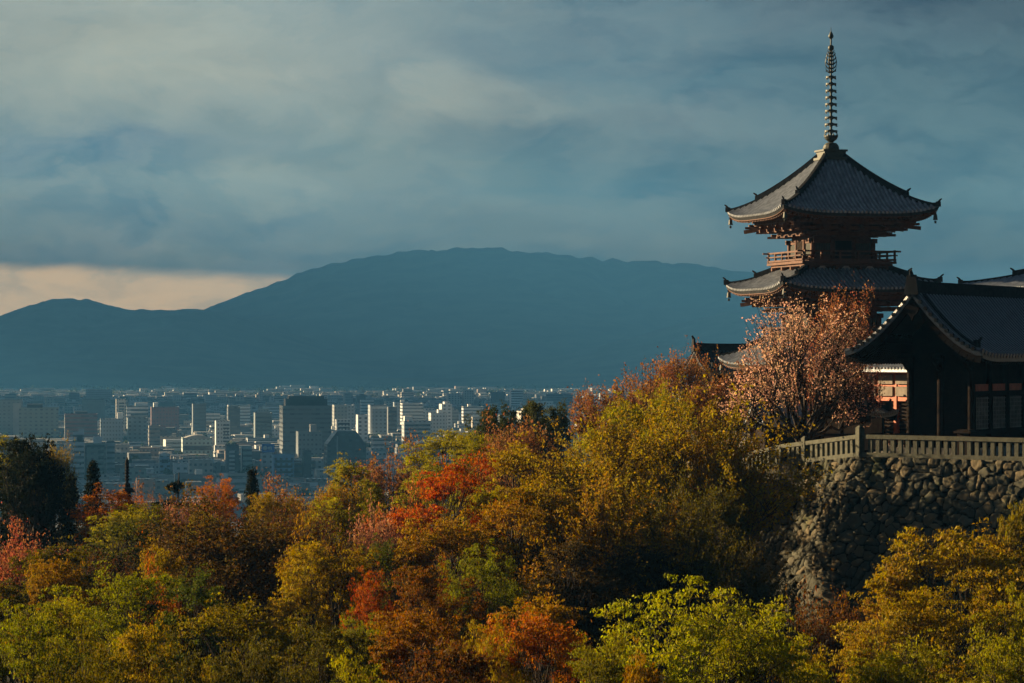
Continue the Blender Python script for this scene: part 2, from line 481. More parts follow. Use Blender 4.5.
def shade_cloud():
    """unseen cloud added out of frame to shade far hills and patches of city"""
    n, m_ = 90, 110
    xs = np.linspace(-11500, -3300, n); ys = np.linspace(5100, 16900, m_)
    X, Y = np.meshgrid(xs, ys)
    e = fbm(X / 1500, Y / 1500, 77, 5); f = fbm(X / 600, Y / 600, 81, 4)
    edge = np.minimum.reduce([(X + 11500) / 900, (-3300 - X) / 900, (Y - 5100) / 900, (16900 - Y) / 900])
    th = np.clip(edge, 0, 1) ** .5 * np.maximum(0, np.interp(Y, [8000, 8800, 10300, 11100], [-130, -420, -420, 330]) + 700 * e + 120 * f)
    zb = 1800 + 60 * f
    V = np.concatenate([np.stack([X, Y, zb - np.maximum(th, 1) * .25], -1).reshape(-1, 3), np.stack([X, Y, zb + np.maximum(th, 1)], -1).reshape(-1, 3)])
    i = np.arange(n * m_).reshape(m_, n); k = n * m_
    q = np.stack([i[:-1, :-1], i[1:, :-1], i[1:, 1:], i[:-1, 1:]], -1).reshape(-1, 4)
    q = q[(th.ravel()[q] > 0).any(1)]              # gaps left open so the sun reaches haze and city
    ed = {}
    for f_ in q:
        for a in range(4):
            u, w = int(f_[a]), int(f_[(a + 1) % 4]); ed[(u, w)] = ed.get((u, w), 0) + 1
    sd = np.array([(u, u + k, w + k, w) for (u, w) in ed if (w, u) not in ed])
    Q = np.concatenate([q, q[:, ::-1] + k, sd])
    mt = pm('shade_cloud_surface', (.8, .8, .8), 1, .05, .001, 0, 0)
    o = link_mesh('shade_cloud', np_mesh('shade_cloud', V, Q, mt, True)); o['kind'] = 'structure'
shade_cloud()

# ------------------------------------------------------------------ Japanese roofs
def square_roof(parent, half, top, ze, rise, lift, p=1.38, mat=M_tile, pitch=.29, bells=True, label=None):
    """hipped square roof: sheet with round tile rows; hip ridges, ornaments and bells are sub-parts"""
    def zf(d, x):
        t = (d - top) / (half - top); t = max(0, min(1.03, t))
        q = min(1, abs(x) / max(d, .01))
        return ze + rise * (1 - min(1, t)) ** p - (t - min(1, t)) * .3 + lift * q ** 4 * t ** 2
    rots = [Matrix.Rotation(i * math.pi / 2, 3, 'Z') for i in range(4)]
    m = MB(); edge = MB()
    nd, nx = 10, 24
    for M in rots:
        def fn(u, v, M=M):
            d = top + (half - top) * v; x = (2 * u - 1) * d
            return M @ Vector((x, -d, zf(d, x)))
        m.grid(fn, nx, nd)
        def fe(u, v, M=M):      # thick eave edge
            x = (2 * u - 1) * half
            return M @ Vector((x * (1 - .012 * v), -half * (1 - .012 * v), zf(half, x) - .2 * v))
        edge.grid(fe, nx, 1)
        def fu(u, v, M=M):      # underside
            d = half * .988 - (half * .988 - top * .8) * v; x = (2 * u - 1) * d
            return M @ Vector((x, -d, zf(half, x * half / d * .988) - .2 + (.16 * v) - lift * min(1, abs(x) / d) ** 4 * v ** .7))
        m.grid(fu, nx, 4)
        k = int(half / pitch)
        for i in range(-k, k + 1):
            x = i * pitch
            d0 = max(top, abs(x) + .06)
            if half - d0 < .25: continue
            pts = [Vector((x, -(d0 + (half + .06 - d0) * j / 7), 0)) for j in range(8)]
            for q in pts: q.z = zf(-q.y, x) + .075
            m.tube([M @ q for q in pts], .095, 6)
    roof = m.build('roof', mat, parent, False)
    edge.build('eave_edge', M_ridge, roof)
    if label: roof['label'] = label
    for M in rots:
        h = MB()
        def diag(d, dz=0.0): return M @ Vector((d, -d, zf(d, d) + dz))
        a = [top + (half * .70 - top) * j / 8 for j in range(9)]
        for j in range(8): h.beam(diag(a[j], .17), diag(a[j + 1], .17), .30, .36); h.beam(diag(a[j], .39), diag(a[j + 1], .39), .20, .12)
        b = [half * .70 + half * .30 * j / 5 for j in range(6)]
        for j in range(5): h.beam(diag(b[j], .10), diag(b[j + 1], .10 + (.05 if j == 4 else 0)), .24, .24)
        hip = h.build('hip_ridge', M_ridge, roof)
        for dd, sc in ((half * .70, .72), (half * .99, .6)):
            e = MB(); c = diag(dd, .28 * sc); dv = (M @ Vector((1, -1, 0))).normalized()
            e.beam(c - dv * .12, c + dv * .14, .42 * sc, .55 * sc)
            e.tube([c + dv * .0 + Vector((0, 0, .2 * sc)), c + dv * .2 * sc + Vector((0, 0, .42 * sc)), c + dv * .42 * sc + Vector((0, 0, .56 * sc))], [.12 * sc, .10 * sc, .07 * sc], 6)
            e.build('ridge_ornament', M_ridge, roof)
        if bells:
            e = MB(); c = M @ Vector((half * .965, -half * .965, zf(half, half) - .28))
            e.lathe([(.015, 0), (.015, -.18), (.09, -.2), (.13, -.3), (.15, -.52), (.18, -.58)], c, 8)
            e.box(c + Vector((0, 0, -.72)), (.14, .02, .16)); e.box(c + Vector((0, 0, -.6)), (.015, .015, .2))
            e.build('wind_bell', M_bronze, roof)
    return roof, zf


def eave_timber(parent, half, body, ze, lift, zb):
    """rafters in two tiers and stepped brackets between wall head zb and eave ze"""
    rots = [Matrix.Rotation(i * math.pi / 2, 3, 'Z') for i in range(4)]
    r = MB(); mid = body + (half - body) * .55
    for M in rots:
        n = int(half * .97 / .30)
        for i in range(-n, n + 1):
            x = i * .30
            lf = lift * (abs(x) / half) ** 4
            a0 = max(mid - .25, abs(x)); a1 = half * .965
            if a1 - a0 > .15: r.beam(M @ Vector((x, -a0, ze - .16 + lf * .6)), M @ Vector((x, -a1, ze - .29 + lf)), .11, .13)
            b0 = max(body, abs(x)); b1 = mid + .15
            if b1 - b0 > .15: r.beam(M @ Vector((x, -b0, ze - .13 + lf * .3)), M @ Vector((x, -b1, ze - .40 + lf * .5)), .12, .15)
        for (dd, zz, w, hh) in ((mid + .1, ze - .27, .16, .12), (half * .97, ze - .19, .18, .12)):
            pts = [M @ Vector((dd * (2 * j / 16 - 1), -dd, zz + lift * abs(2 * j / 16 - 1) ** 4 * (.45 if dd < half * .9 else .95))) for j in range(17)]
            for j in range(16): r.beam(pts[j], pts[j + 1], w, hh)
    r.build('eave_rafters', M_eave, parent)
    b = MB(); H = ze - .45 - zb; st = H / 3.2
    for M in rots:
        for k in range(3):
            off = body + .12 + (mid - body - .05) * (k + 1) / 3; z = zb + st * (k + .75)
            b.beam(M @ Vector((-off - .35, -off, z + st * .42)), M @ Vector((off + .35, -off, z + st * .42)), .15, st * .38)
            for c in (-1, -.34, .34, 1):
                x = c * body
                b.beam(M @ Vector((x, -body + .1, z)), M @ Vector((x, -off - .22, z)), .17, st * .42)
                b.box(M @ Vector((x, -off, z + st * .2)), (.3, .3, st * .2), None)
                for s in (-.5, .5): b.box(M @ Vector((x + s, -off, z + st * .18)), (.22, .22, st * .2))
                b.beam(M @ Vector((x - .7, -off + .02, z + .02)), M @ Vector((x + .7, -off + .02, z + .02)), .14, st * .3)
            b.beam(M @ Vector((body - .2, -body + .2, z)), M @ Vector((off + .42, -off - .42, z)), .2, st * .45)
        for c in (-1, -.34, .34, 1):   # tail rafters
            x = c * body
            b.beam(M @ Vector((x, -body, zb + H * .95)), M @ Vector((x, -mid - .35, zb + H * .58)), .16, .2)
        b.beam(M @ Vector((body, -body, zb + H)), M @ Vector((mid + .55, -mid - .55, zb + H * .62)), .22, .24)
        b.beam(M @ Vector((body, -body, ze - .2)), M @ Vector((half * .97, -half * .97, ze - .36 + lift * .9)), .2, .22)
    b.build('bracket_set', M_eave, parent)


def pagoda():
    c = P(831, 0, 190); zb = -5.4
    t = empty('three_storey_pagoda', (c.x, 190, zb), R(15.3), 'tall three storey pagoda with dark tiled roofs and a ringed bronze spire', 'pagoda')
    storeys = [(5.85, 2.7, 2.75, 4.75, 1.9), (5.45, 2.78, 2.4, 9.62, 1.3), (5.36, .62, 2.1, 14.5, 3.8)]   # half roof, top half, body half, eave, rise
    st = MB(); st.box((0, 0, .25), (7.6, 7.6, .5)); st.box((0, 0, .65), (6.9, 6.9, .3)); st.build('stone_base', M_base, t)
    floors = [.8, 6.55, 11.5]
    for i, (half, top, body, ze, rise) in enumerate(storeys):
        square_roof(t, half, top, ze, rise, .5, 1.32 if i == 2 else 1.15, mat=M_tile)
        head = ze - (1.55 if i else 1.7)
        w = MB(); h = head - floors[i]
        w.box((0, 0, floors[i] + (h + 1.3) / 2), (body * 2 - .2, body * 2 - .2, h + 1.3)); w.build('wall', M_eave, t)
        for k in range(4):
            M = Matrix.Rotation(k * math.pi / 2, 3, 'Z')
            for cx in (-1, -.34, .34):
                q = M @ Vector((cx * body, -body, 0))
                p_ = MB(); p_.lathe([(.17, floors[i]), (.17, head)], (q.x, q.y, 0), 10); p_.build('column', M_eave, t, True)
            d = MB(); d.beam(M @ Vector((-.27 * body, -body - .01, floors[i] + h * .5)), M @ Vector((.27 * body, -body - .01, floors[i] + h * .5)), .14, h * .86)
            dd = d.build('door', M_wood, t)
            for sx in (-.67, .67):
                l = MB()
                for j in range(9):
                    x = sx * body + (j - 4) * body * .055
                    l.beam(M @ Vector((x, -body + .02, floors[i] + h * .28)), M @ Vector((x, -body + .02, floors[i] + h * .85)), .05, .07)
                l.build('lattice_window', M_bronze2, t)
            for zz in (floors[i] + .12, floors[i] + h * .9, head - .05):
                b = MB(); b.beam(M @ Vector((-body - .3, -body + .03, zz)), M @ Vector((body + .3, -body + .03, zz)), .18, .2)
                b.build('tie_beam', M_eave, t)
        eave_timber(t, half, body, ze, .5, head)
        if i:        # balcony on stepped supports
            z0 = floors[i]; hb = 3.28 if i == 2 else 3.5
            s = MB(); s.box((0, 0, z0 - .08), (hb * 2, hb * 2, .16))
            s.box((0, 0, z0 - .24), (hb * 2 - .4, hb * 2 - .4, .14))
            bal = s.build('balcony', M_eave, t)
            g = MB(); g.box((0, 0, z0 - .62), (body * 2 + 1.1, body * 2 + 1.1, .9))
            g.build('balcony_base', M_eave, bal)
            for k in range(4):
                M = Matrix.Rotation(k * math.pi / 2, 3, 'Z'); e = body + .565
                for cx in (-.62, 0, .62):
                    w_ = MB(); w_.add([M @ Vector((cx * e + a, -e, z0 - .68 + b_)) for a, b_ in ((-.52, 0), (.52, 0), (.3, .22), (.12, .40), (-.12, .40), (-.3, .22))], [(0, 1, 2, 3, 4, 5)])
                    w_.add([M @ Vector((cx * e + a, -e - .012, z0 - .68 + b_)) for a, b_ in ((-.52, 0), (.52, 0), (.3, .22), (.12, .40), (-.12, .40), (-.3, .22))], [(0, 1, 2, 3, 4, 5)])
                    w_.build('plaster_panel', M_white, bal)
                for cx in (-1, -.31, .31, 1):
                    a_ = MB(); a_.beam(M @ Vector((cx * e, -e + .2, z0 - .42)), M @ Vector((cx * e, -hb + .1, z0 - .42)), .18, .22); a_.box(M @ Vector((cx * e, -e - .08, z0 - .68)), (.26, .26, .3))
                    a_.build('balcony_bracket', M_eave, bal)
                rl = MB(); hr = hb - .1
                for zz, wd, ex in ((.10, .12, .1), (.38, .08, .2), (.64, .11, .42)):
                    rl.beam(M @ Vector((-hr - ex, -hr, z0 + zz)), M @ Vector((hr + ex, -hr, z0 + zz)), wd, wd)
                rl.build('railing', M_eave, bal)
                for j in range(5):
                    ps = MB(); x = -hr + 2 * hr * j / 5
                    ps.box(M @ Vector((x, -hr, z0 + .36)), (.12, .12, .74 if j == 0 else .56)); ps.build('railing_post', M_eave, bal)
    # spire
    f = MB(); z = 18.3
    f.box((0, 0, z + .02), (1.9, 1.9, .16)); f.box((0, 0, z + .30), (1.5, 1.5, .46)); f.box((0, 0, z + .56), (1.7, 1.7, .12))
    f.lathe([(.52, .6), (.55, .75), (.47, .95), (.34, 1.08), (.15, 1.12)], (0, 0, z), 14)
    f.lathe([(.085, 1.0), (.07, 5.0), (.05, 8.4)], (0, 0, z), 10)
    fin = f.build('spire', M_bronze2, t)
    l = MB(); l.lathe([(.14, 1.12), (.22, 1.2), (.38, 1.32), (.46, 1.5), (.44, 1.58), (.34, 1.5), (.12, 1.5)], (0, 0, z), 16)
    for a in range(8): l.box((.43 * math.cos(a * .785), .43 * math.sin(a * .785), z + 1.62), (.12, .12, .16), None, .3)
    l.build('lotus_cup', M_bronze, fin)
    for j in range(9):
        zz = z + 1.86 + j * .445; rr = .43 - j * .012
        g = MB(); g.lathe([(.12, -.10), (rr * .55, -.06), (rr, -.055), (rr, .055), (rr * .55, .06), (.12, .12)], (0, 0, zz), 18)
        for a in range(6): g.box((rr * .98 * math.cos(a * 1.047), rr * .98 * math.sin(a * 1.047), zz - .1), (.05, .05, .1))
        g.build('spire_ring', M_bronze, fin)
    for k in range(4):
        M = Matrix.Rotation(R(45 + 90 * k) - R(0), 3, 'Z'); g = MB(); z0 = z + 5.72
        for (x0, x1, dz) in ((.05, .36, .0), (.05, .4, .26), (.05, .4, .52), (.05, .38, .78), (.05, .32, 1.04), (.05, .24, 1.24)):
            g.tube([M @ Vector((x0, 0, z0 + dz)), M @ Vector(((x0 + x1) / 2, 0, z0 + dz + .05)), M @ Vector((x1, 0, z0 + dz + .24))], [.05, .05, .025], 5)
        g.tube([M @ Vector((.33, 0, z0 + .05)), M @ Vector((.39, 0, z0 + .7)), M @ Vector((.25, 0, z0 + 1.36))], [.03, .035, .02], 5)
        g.build('flame_ornament', M_bronze, fin)
    g = MB(); g.lathe([(.06, 7.16), (.17, 7.24), (.2, 7.36), (.17, 7.48), (.06, 7.56)], (0, 0, z), 12); g.build('dragon_wheel', M_bronze, fin, True)
    g = MB(); g.lathe([(.06, 7.95), (.16, 8.05), (.18, 8.14), (.12, 8.28), (.03, 8.45), (.01, 8.75)], (0, 0, z), 12); g.build('jewel', M_bronze, fin, True)
pagoda()


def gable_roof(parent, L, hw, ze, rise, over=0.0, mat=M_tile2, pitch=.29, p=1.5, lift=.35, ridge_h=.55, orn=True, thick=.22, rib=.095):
    """roof along local x (0..L), eaves at y = +-hw, concave slopes"""
    def zf(x, y):
        q = 1 - abs(y) / hw; e = min(x, L - x); k = max(0, 1 - e / 2.2)
        return ze + rise * max(q, 0) ** p + lift * k ** 2 * (.25 + .75 * (1 - max(q, 0)) ** 2)
    m = MB(); nx, ny = 26, 12
    for s in (-1, 1):
        m.grid(lambda u, v: (u * L, s * hw * v, zf(u * L, hw * v)), nx, ny)
        m.grid(lambda u, v: (u * L, s * hw * v * .99, zf(u * L, hw * v) - thick), nx, ny)
        m.grid(lambda u, v: (u * L, s * hw * (1 - .01 * v), zf(u * L, hw) - thick * v), nx, 1)
        for xe in (0, L): m.grid(lambda u, v: (xe, s * hw * u, zf(xe, hw * u) - thick * v), ny, 1)
        for i in range(int(L / pitch)):
            x = .2 + i * pitch
            if x > L - .1: break
            m.tube([(x, s * (.1 + (hw + .05 - .1) * j / 8), zf(x, .1 + (hw + .05 - .1) * j / 8) + .05) for j in range(9)], rib, 6)
    roof = m.build('roof', mat, parent)
    r = MB()
    for j in range(12):
        x0, x1 = L * j / 12, L * (j + 1) / 12
        a = Vector((x0, 0, zf(x0, 0))); b = Vector((x1, 0, zf(x1, 0)))
        r.beam(a + Vector((0, 0, ridge_h * .4)), b + Vector((0, 0, ridge_h * .4)), .34, ridge_h)
        r.beam(a + Vector((0, 0, ridge_h * .95)), b + Vector((0, 0, ridge_h * .95)), .22, .14)
    r.build('main_ridge', M_ridge, roof)
    for xe in (0, L):
        sg = -1 if xe == 0 else 1
        for s in (-1, 1):
            v = MB(); xo = xe - sg * .75
            for j in range(10):
                a = .06 + .78 * j / 10; b = .06 + .78 * (j + 1) / 10
                v.beam((xo, s * hw * a, zf(xo, hw * a) + .14), (xo, s * hw * b, zf(xo, hw * b) + .14), .26, .30)
            v.box((xo, s * hw * .86, zf(xo, hw * .86) + .3), (.4, .22, .5)); v.tube([(xo, s * hw * .87, zf(xo, hw * .87) + .4), (xo, s * hw * .93, zf(xo, hw * .93) + .75)], [.1, .06], 5)
            v.build('descending_ridge', M_ridge, roof)
            # verge tiles as a row of stubby tubes
            w = MB()
            for j in range(int(hw / .27)):
                y = .15 + j * .27
                if y > hw: break
                w.tube([(xe - sg * .3, s * y, zf(xe, y) + .05), (xe + sg * .06, s * y, zf(xe, y) + .03)], .10, 6)
            w.build('verge_tiles', M_ridge, roof)
            bb = MB()
            for j in range(10):
                a, b = j / 10, (j + 1) / 10
                bb.beam((xe - sg * .14, s * hw * a, zf(xe, hw * a) - thick - .17), (xe - sg * .14, s * hw * b * .995, zf(xe, hw * b) - thick - .17), .12, .36)
            bb.build('bargeboard', M_wood, roof)
        if orn:
            e = MB(); z = zf(xe, 0)
            e.box((xe + sg * .03, 0, z + .35), (.22, .75, .95), None, .6); e.tube([(xe, 0, z + .75), (xe + sg * .15, 0, z + 1.05)], [.12, .07], 6)
            e.build('gable_ornament', M_ridge, roof)
            g = MB(); g.add([(xe + sg * .02, y, z - thick - .30 + q) for y, q in ((-.12, 0), (.12, 0), (.38, -.28), (.26, -.5), (.1, -.62), (0, -.9), (-.1, -.62), (-.26, -.5), (-.38, -.28))] + [(xe - sg * .08, y, z - thick - .30 + q) for y, q in ((-.12, 0), (.12, 0), (.38, -.28), (.26, -.5), (.1, -.62), (0, -.9), (-.1, -.62), (-.26, -.5), (-.38, -.28))],
                            [tuple(range(9)), tuple(range(9, 18))[::-1]] + [(i, (i + 1) % 9, 9 + (i + 1) % 9, 9 + i) for i in range(9)])
            g.build('gable_pendant', M_wood, roof)
    return roof, zf


def hall():
    a = P(912, 283, 138.0); zb = -4.95
    t = empty('timber_hall', (a.x, 138, zb), R(59), 'dark timber hall with a curved tiled gable roof behind the stone fence', 'temple hall')
    L, hw, ze, rise = 19.0, 3.5, -.0 - zb - .1, 3.05
    roof, zf = gable_roof(t, L, hw, ze, rise, p=1.45, lift=.28, ridge_h=.55, pitch=.40, rib=.14)
    x0, b, top = 3.6, 1.6, ze + .1
    w = MB(); w.box(((x0 + L - 2) / 2, 0, top / 2), (L - 2 - x0 - .2, 2 * b - .2, top)); w.build('core_wall', M_wood, t)
    # gable triangle
    g = MB(); n = 10; pts = [(x0, -hw * .72 + 2 * hw * .72 * j / n) for j in range(n + 1)]
    vs = [(x0, y, zf(x0, y) - .3) for _, y in pts]; g.add(vs + [(x0, -b, ze - .3), (x0, b, ze - .3)], [tuple(range(n + 1)) + (n + 2, n + 1)])
    g.build('gable_wall', M_wood, t)
    pl = MB()       # horizontal boards on the gable end and sides
    for j in range(14):
        z = .5 + j * .29
        pl.beam((x0 - .02, -b + .1, z), (x0 - .02, b - .1, z), .07, .25)
    pl.build('board_wall', M_wood, t)
    for y in (-b, 0, b):
        c = MB(); c.lathe([(.19, 0), (.17, top - .3)], (x0 - .05, y, 0), 12); c.box((x0 - .05, y, .05), (.6, .6, .12)); c.build('pillar', M_wood, t, False)
        k = MB(); k.box((x0 - .1, y, top - .2), (.42, .42, .28)); k.beam((x0 - 1.5, y, top - .05), (x0, y, top - .05), .2, .24)
        k.tube([(x0 - .1, y, top - .75), (x0 - .5, y, top - .62), (x0 - .85, y, top - .38), (x0 - 1.1, y, top - .30)], [.12, .11, .10, .07], 6)
        k.build('bracket', M_wood, t)
    for j in range(1, 6):
        x = x0 + j * 2.25
        for y in (-b, b):
            c = MB(); c.lathe([(.18, 0), (.16, top - .2)], (x, y, 0), 12); c.build('pillar', M_wood, t)
    for y in (-1, 1):
        for j in range(5):
            x = x0 + .3 + j * 2.25
            lw = MB(); fr = MB()
            for q in range(9): lw.beam((x + .25 + q * .2, y * (b + .03), 1.3), (x + .25 + q * .2, y * (b + .03), 2.9), .04, .05)
            for q in range(8): lw.beam((x + .2, y * (b + .03), 1.35 + q * .21), (x + 1.9, y * (b + .03), 1.35 + q * .21), .04, .045)
            win = lw.build('lattice_window', M_base, t)
            fr.beam((x + .15, y * (b + .0), 3.35), (x + 1.8, y * (b + .0), 3.35), .06, .34); fr.build('transom_panel', M_verm, t)
            for zq in (3.05, 1.15):
                bm = MB(); bm.beam((x - .2, y * (b + .05), zq), (x + 2.1, y * (b + .05), zq), .18, .2); bm.build('tie_beam', M_wood, t)
    for s in (-1, 1):
        ra = MB()
        for j in range(int((L - .6) / .32)):
            x = .4 + j * .32
            ra.beam((x, s * (b - .2), zf(x, b - .2) - .42), (x, s * (hw - .15), zf(x, hw - .15) - .34), .11, .14)
        ra.build('eave_rafters', M_wood, t)
    pu = MB()
    for y in (-b, 0, b): pu.beam((.2, y, zf(.6, abs(y)) - .5), (x0 + .3, y, zf(2, abs(y)) - .5), .2, .26)
    pu.build('purlin', M_wood, t)
    vd = MB(); vd.box(((x0 + L) / 2 - .6, 0, .2), (L - x0 + .6, 2 * b + 1.5, .4)); vd.build('platform', M_base, t)
hall()


def side_buildings():
    # vermilion gate hall behind
    c = P(881, 0, 160); zb = -5.0
    t = empty('vermilion_gate', (c.x, 160, zb), R(-60), 'vermilion post and white panel gate glimpsed between blossom tree and dark hall', 'temple gate')
    w = MB(); w.box((1.2, 1.6, 2.0), (6.0, 2.6, 4.0)); w.build('wall', M_eave, t)
    for x in (-1.55, 0, 1.55, 3.1):
        p = MB(); p.box((x, -.1, 2.05), (.24, .24, 4.1)); p.build('post', M_verm, t)
    for z, h in ((2.6, .26), (3.32, .1), (4.05, .22)):
        b = MB(); b.beam((-1.7, -.08, z), (3.9, -.08, z), .18, h); b.build('tie_beam', M_verm, t)
    for x in (-.78, .78, 2.33):
        for z in (3.0, 3.66):
            q = MB(); q.box((x, 0, z), (1.28, .62, .52)); q.build('plaster_panel', M_aged, t)
        d = MB()
        for k in range(11): d.beam((x - .64, .2, .3 + k * .2), (x + .64, .2, .3 + k * .2), .5, .07)
        d.build('slat_door', M_wood, t)
    m = MB()
    def zr(y): return 4.25 + 1.6 * max(0, 1 - abs(y - 1.6) / 3.0) ** 1.3
    for s in (-1, 1):
        m.grid(lambda u, v: (-2.6 + 7.6 * u, 1.6 + s * 3.0 * v, zr(1.6 + s * 3.0 * v)), 8, 8)
        m.grid(lambda u, v: (-2.6 + 7.6 * u, 1.6 + s * 2.98 * v, zr(1.6 + s * 3.0 * v) - .18), 8, 8)
        m.grid(lambda u, v: (-2.6 + 7.6 * u, 1.6 + s * 3.0, 4.25 - .18 * v), 8, 1)
        for i in range(26):
            x = -2.5 + i * .29
            m.tube([(x, 1.6 + s * (.1 + 2.95 * j / 6), zr(1.6 + s * (.1 + 2.95 * j / 6)) + .03) for j in range(7)], .08, 6)
    m.beam((-2.6, 1.6, 6.0), (5, 1.6, 6.0), .35, .5)
    m.build('roof', M_tile, t)

    # low gate lodge with a curved roof, close to the blossom tree
    c = P(838, 0, 150); zb = -5.2
    t = empty('gate_lodge', (c.x, 150, zb), R(62), 'low white walled lodge with a small curved tile roof beside the blossom trunk', 'lodge')
    roof, zf = gable_roof(t, 4.2, 1.75, 2.05, .95, p=1.5, lift=.15, ridge_h=.3, pitch=.26, thick=.14)
    w = MB(); w.box((2.1, 0, 1.15), (3.0, 2.2, 2.3)); w.build('wall', M_aged, t)
    for x in (.6, 3.6):
        for y in (-1.1, 0, 1.1):
            q = MB(); q.box((x, y, 1.2), (.16, .16, 2.4)); q.build('post', M_wood, t)
    q = MB()
    for z in (.15, 1.0, 1.95):
        q.beam((.58, -1.2, z), (.58, 1.2, z), .08, .16); q.beam((.6, -1.12, z), (3.6, -1.12, z), .08, .16); q.beam((.6, 1.12, z), (3.6, 1.12, z), .08, .16)
    q.build('tie_beam', M_wood, t)

    # cloister with a pale lit roof left of the blossom trunk
    c = P(752, 0, 158); zb = -6.0
    t = empty('low_cloister', (c.x, 158, zb), R(8), 'low cloister with a pale sunlit tile roof half hidden by the blossom tree', 'cloister')
    roof, zf = gable_roof(t, 6.0, 2.0, 2.2, 1.15, mat=M_tile, p=1.3, lift=.12, ridge_h=.3, thick=.14)
    w = MB(); w.box((3.0, 0, 1.1), (5.0, 2.6, 2.2)); w.build('wall', M_wood, t)
    for x in (.5, 2.2, 3.8, 5.5):
        q = MB(); q.box((x, -1.34, 1.1), (.16, .16, 2.2)); q.build('post', M_wood, t)

    # dark ridge left of the pagoda
    c = P(694, 0, 212); zb = -5.2
    t = empty('ridge_hall', (c.x, 212, zb), R(12), 'low dark roofed hall with upturned ridge end left of the pagoda', 'temple hall')
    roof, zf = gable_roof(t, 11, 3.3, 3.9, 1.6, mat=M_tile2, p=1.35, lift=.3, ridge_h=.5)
    w = MB(); w.box((5.5, 0, 2), (9.4, 4.6, 4)); w.build('wall', M_wood, t)
    for x in (.9, 3.2, 5.5, 7.8, 10.1):
        q = MB(); q.box((x, -2.36, 2), (.22, .22, 4)); q.build('post', M_wood, t)

    # big hall far right whose lit roof shows over the timber hall
    c = P(1150, 0, 178); zb = -5.0
    t = empty('great_gate_hall', (c.x, 178, zb), R(20), 'large hall at the right edge whose pale sunlit roof rises over the timber hall', 'temple hall')
    w = MB(); w.box((0, 0, 3), (9, 8, 6)); w.build('wall', M_eave, t)
    square_roof(t, 8.6, 2.4, 9.05, 1.9, .4, 1.15, bells=False)
    eave_timber(t, 8.6, 4.6, 9.05, .5, 7.3)
    for k in range(4):
        M = Matrix.Rotation(k * math.pi / 2, 3, 'Z')
        for x in (-4.4, -1.5, 1.5):
            q = M @ Vector((x, -4.2, 0)); p = MB(); p.lathe([(.25, 0), (.25, 7.4)], (q.x, q.y, 0), 10); p.build('column', M_verm, t)
side_buildings()

# ------------------------------------------------------------------ terrace, stone wall, fence
WP = [(686, 158, -7.6), (750, 149.5, -6.15), (785, 146, -5.6), (860, 140, -4.95), (1024, 134, -4.95), (1110, 131, -4.95), (1350, 124, -4.95)]
WPTS = [Vector(((px - 512) / F * D, D, z)) for px, D, z in WP]

def terrace():
    xy = [(p.x, p.y, p.z - .03) for p in WPTS] + [(75, 124, -4.98), (75, 262, -5.0), (8.5, 262, -6.0), (8.5, 200, -5.9)]
    n = len(xy); cx = (24, 170, -5.0)
    vs = xy + [(x, y, -17) for x, y, z in xy] + [cx]
    fs = [(i, (i + 1) % n, 2 * n) for i in range(n)] + [(i, n + i, n + (i + 1) % n, (i + 1) % n) for i in range(n)]
    m = MB(); m.add(vs, fs); o = m.build('temple_terrace', M_gravel); o['kind'] = 'structure'
terrace()

def stone_mat():
    m = bpy.data.materials.new('rubble_stone'); m.use_nodes = True
    t = NT(m.node_tree); b = t.n['Principled BSDF']
    at = t.node('ShaderNodeAttribute', attribute_name='stone')
    r_, g_, e_ = t.sep(at.outputs['Color'])
    oc = t.node('ShaderNodeTexCoord').outputs['Object']
    base = t.mix(r_, (.018, .017, .013), (.095, .085, .062))
    base = t.mix(t.ramp(g_, .6, .9), base, (.14, .10, .055))
    base = t.mix(t.m('MULTIPLY', t.noise(oc, 5, 6, .65), .7), base, (.10, .10, .07))
    base = t.mix(t.ramp(t.noise(oc, .5, 4, .6), .55, .75), base, (.07, .08, .03))
    base = t.mix(t.ramp(e_, .8, .25), base, (.012, .011, .007))      # soil and moss packed in the joints
    t.put(b.inputs['Base Color'], base); b.inputs['Roughness'].default_value = .9
    b.inputs['Specular IOR Level'].default_value = .08
    bp = t.node('ShaderNodeBump'); bp.inputs['Strength'].default_value = .6; bp.inputs['Distance'].default_value = .05
    t.put(bp.inputs['Height'], t.noise(oc, 9, 6, .65)); t.put(b.inputs['Normal'], bp.outputs[0])
    return m

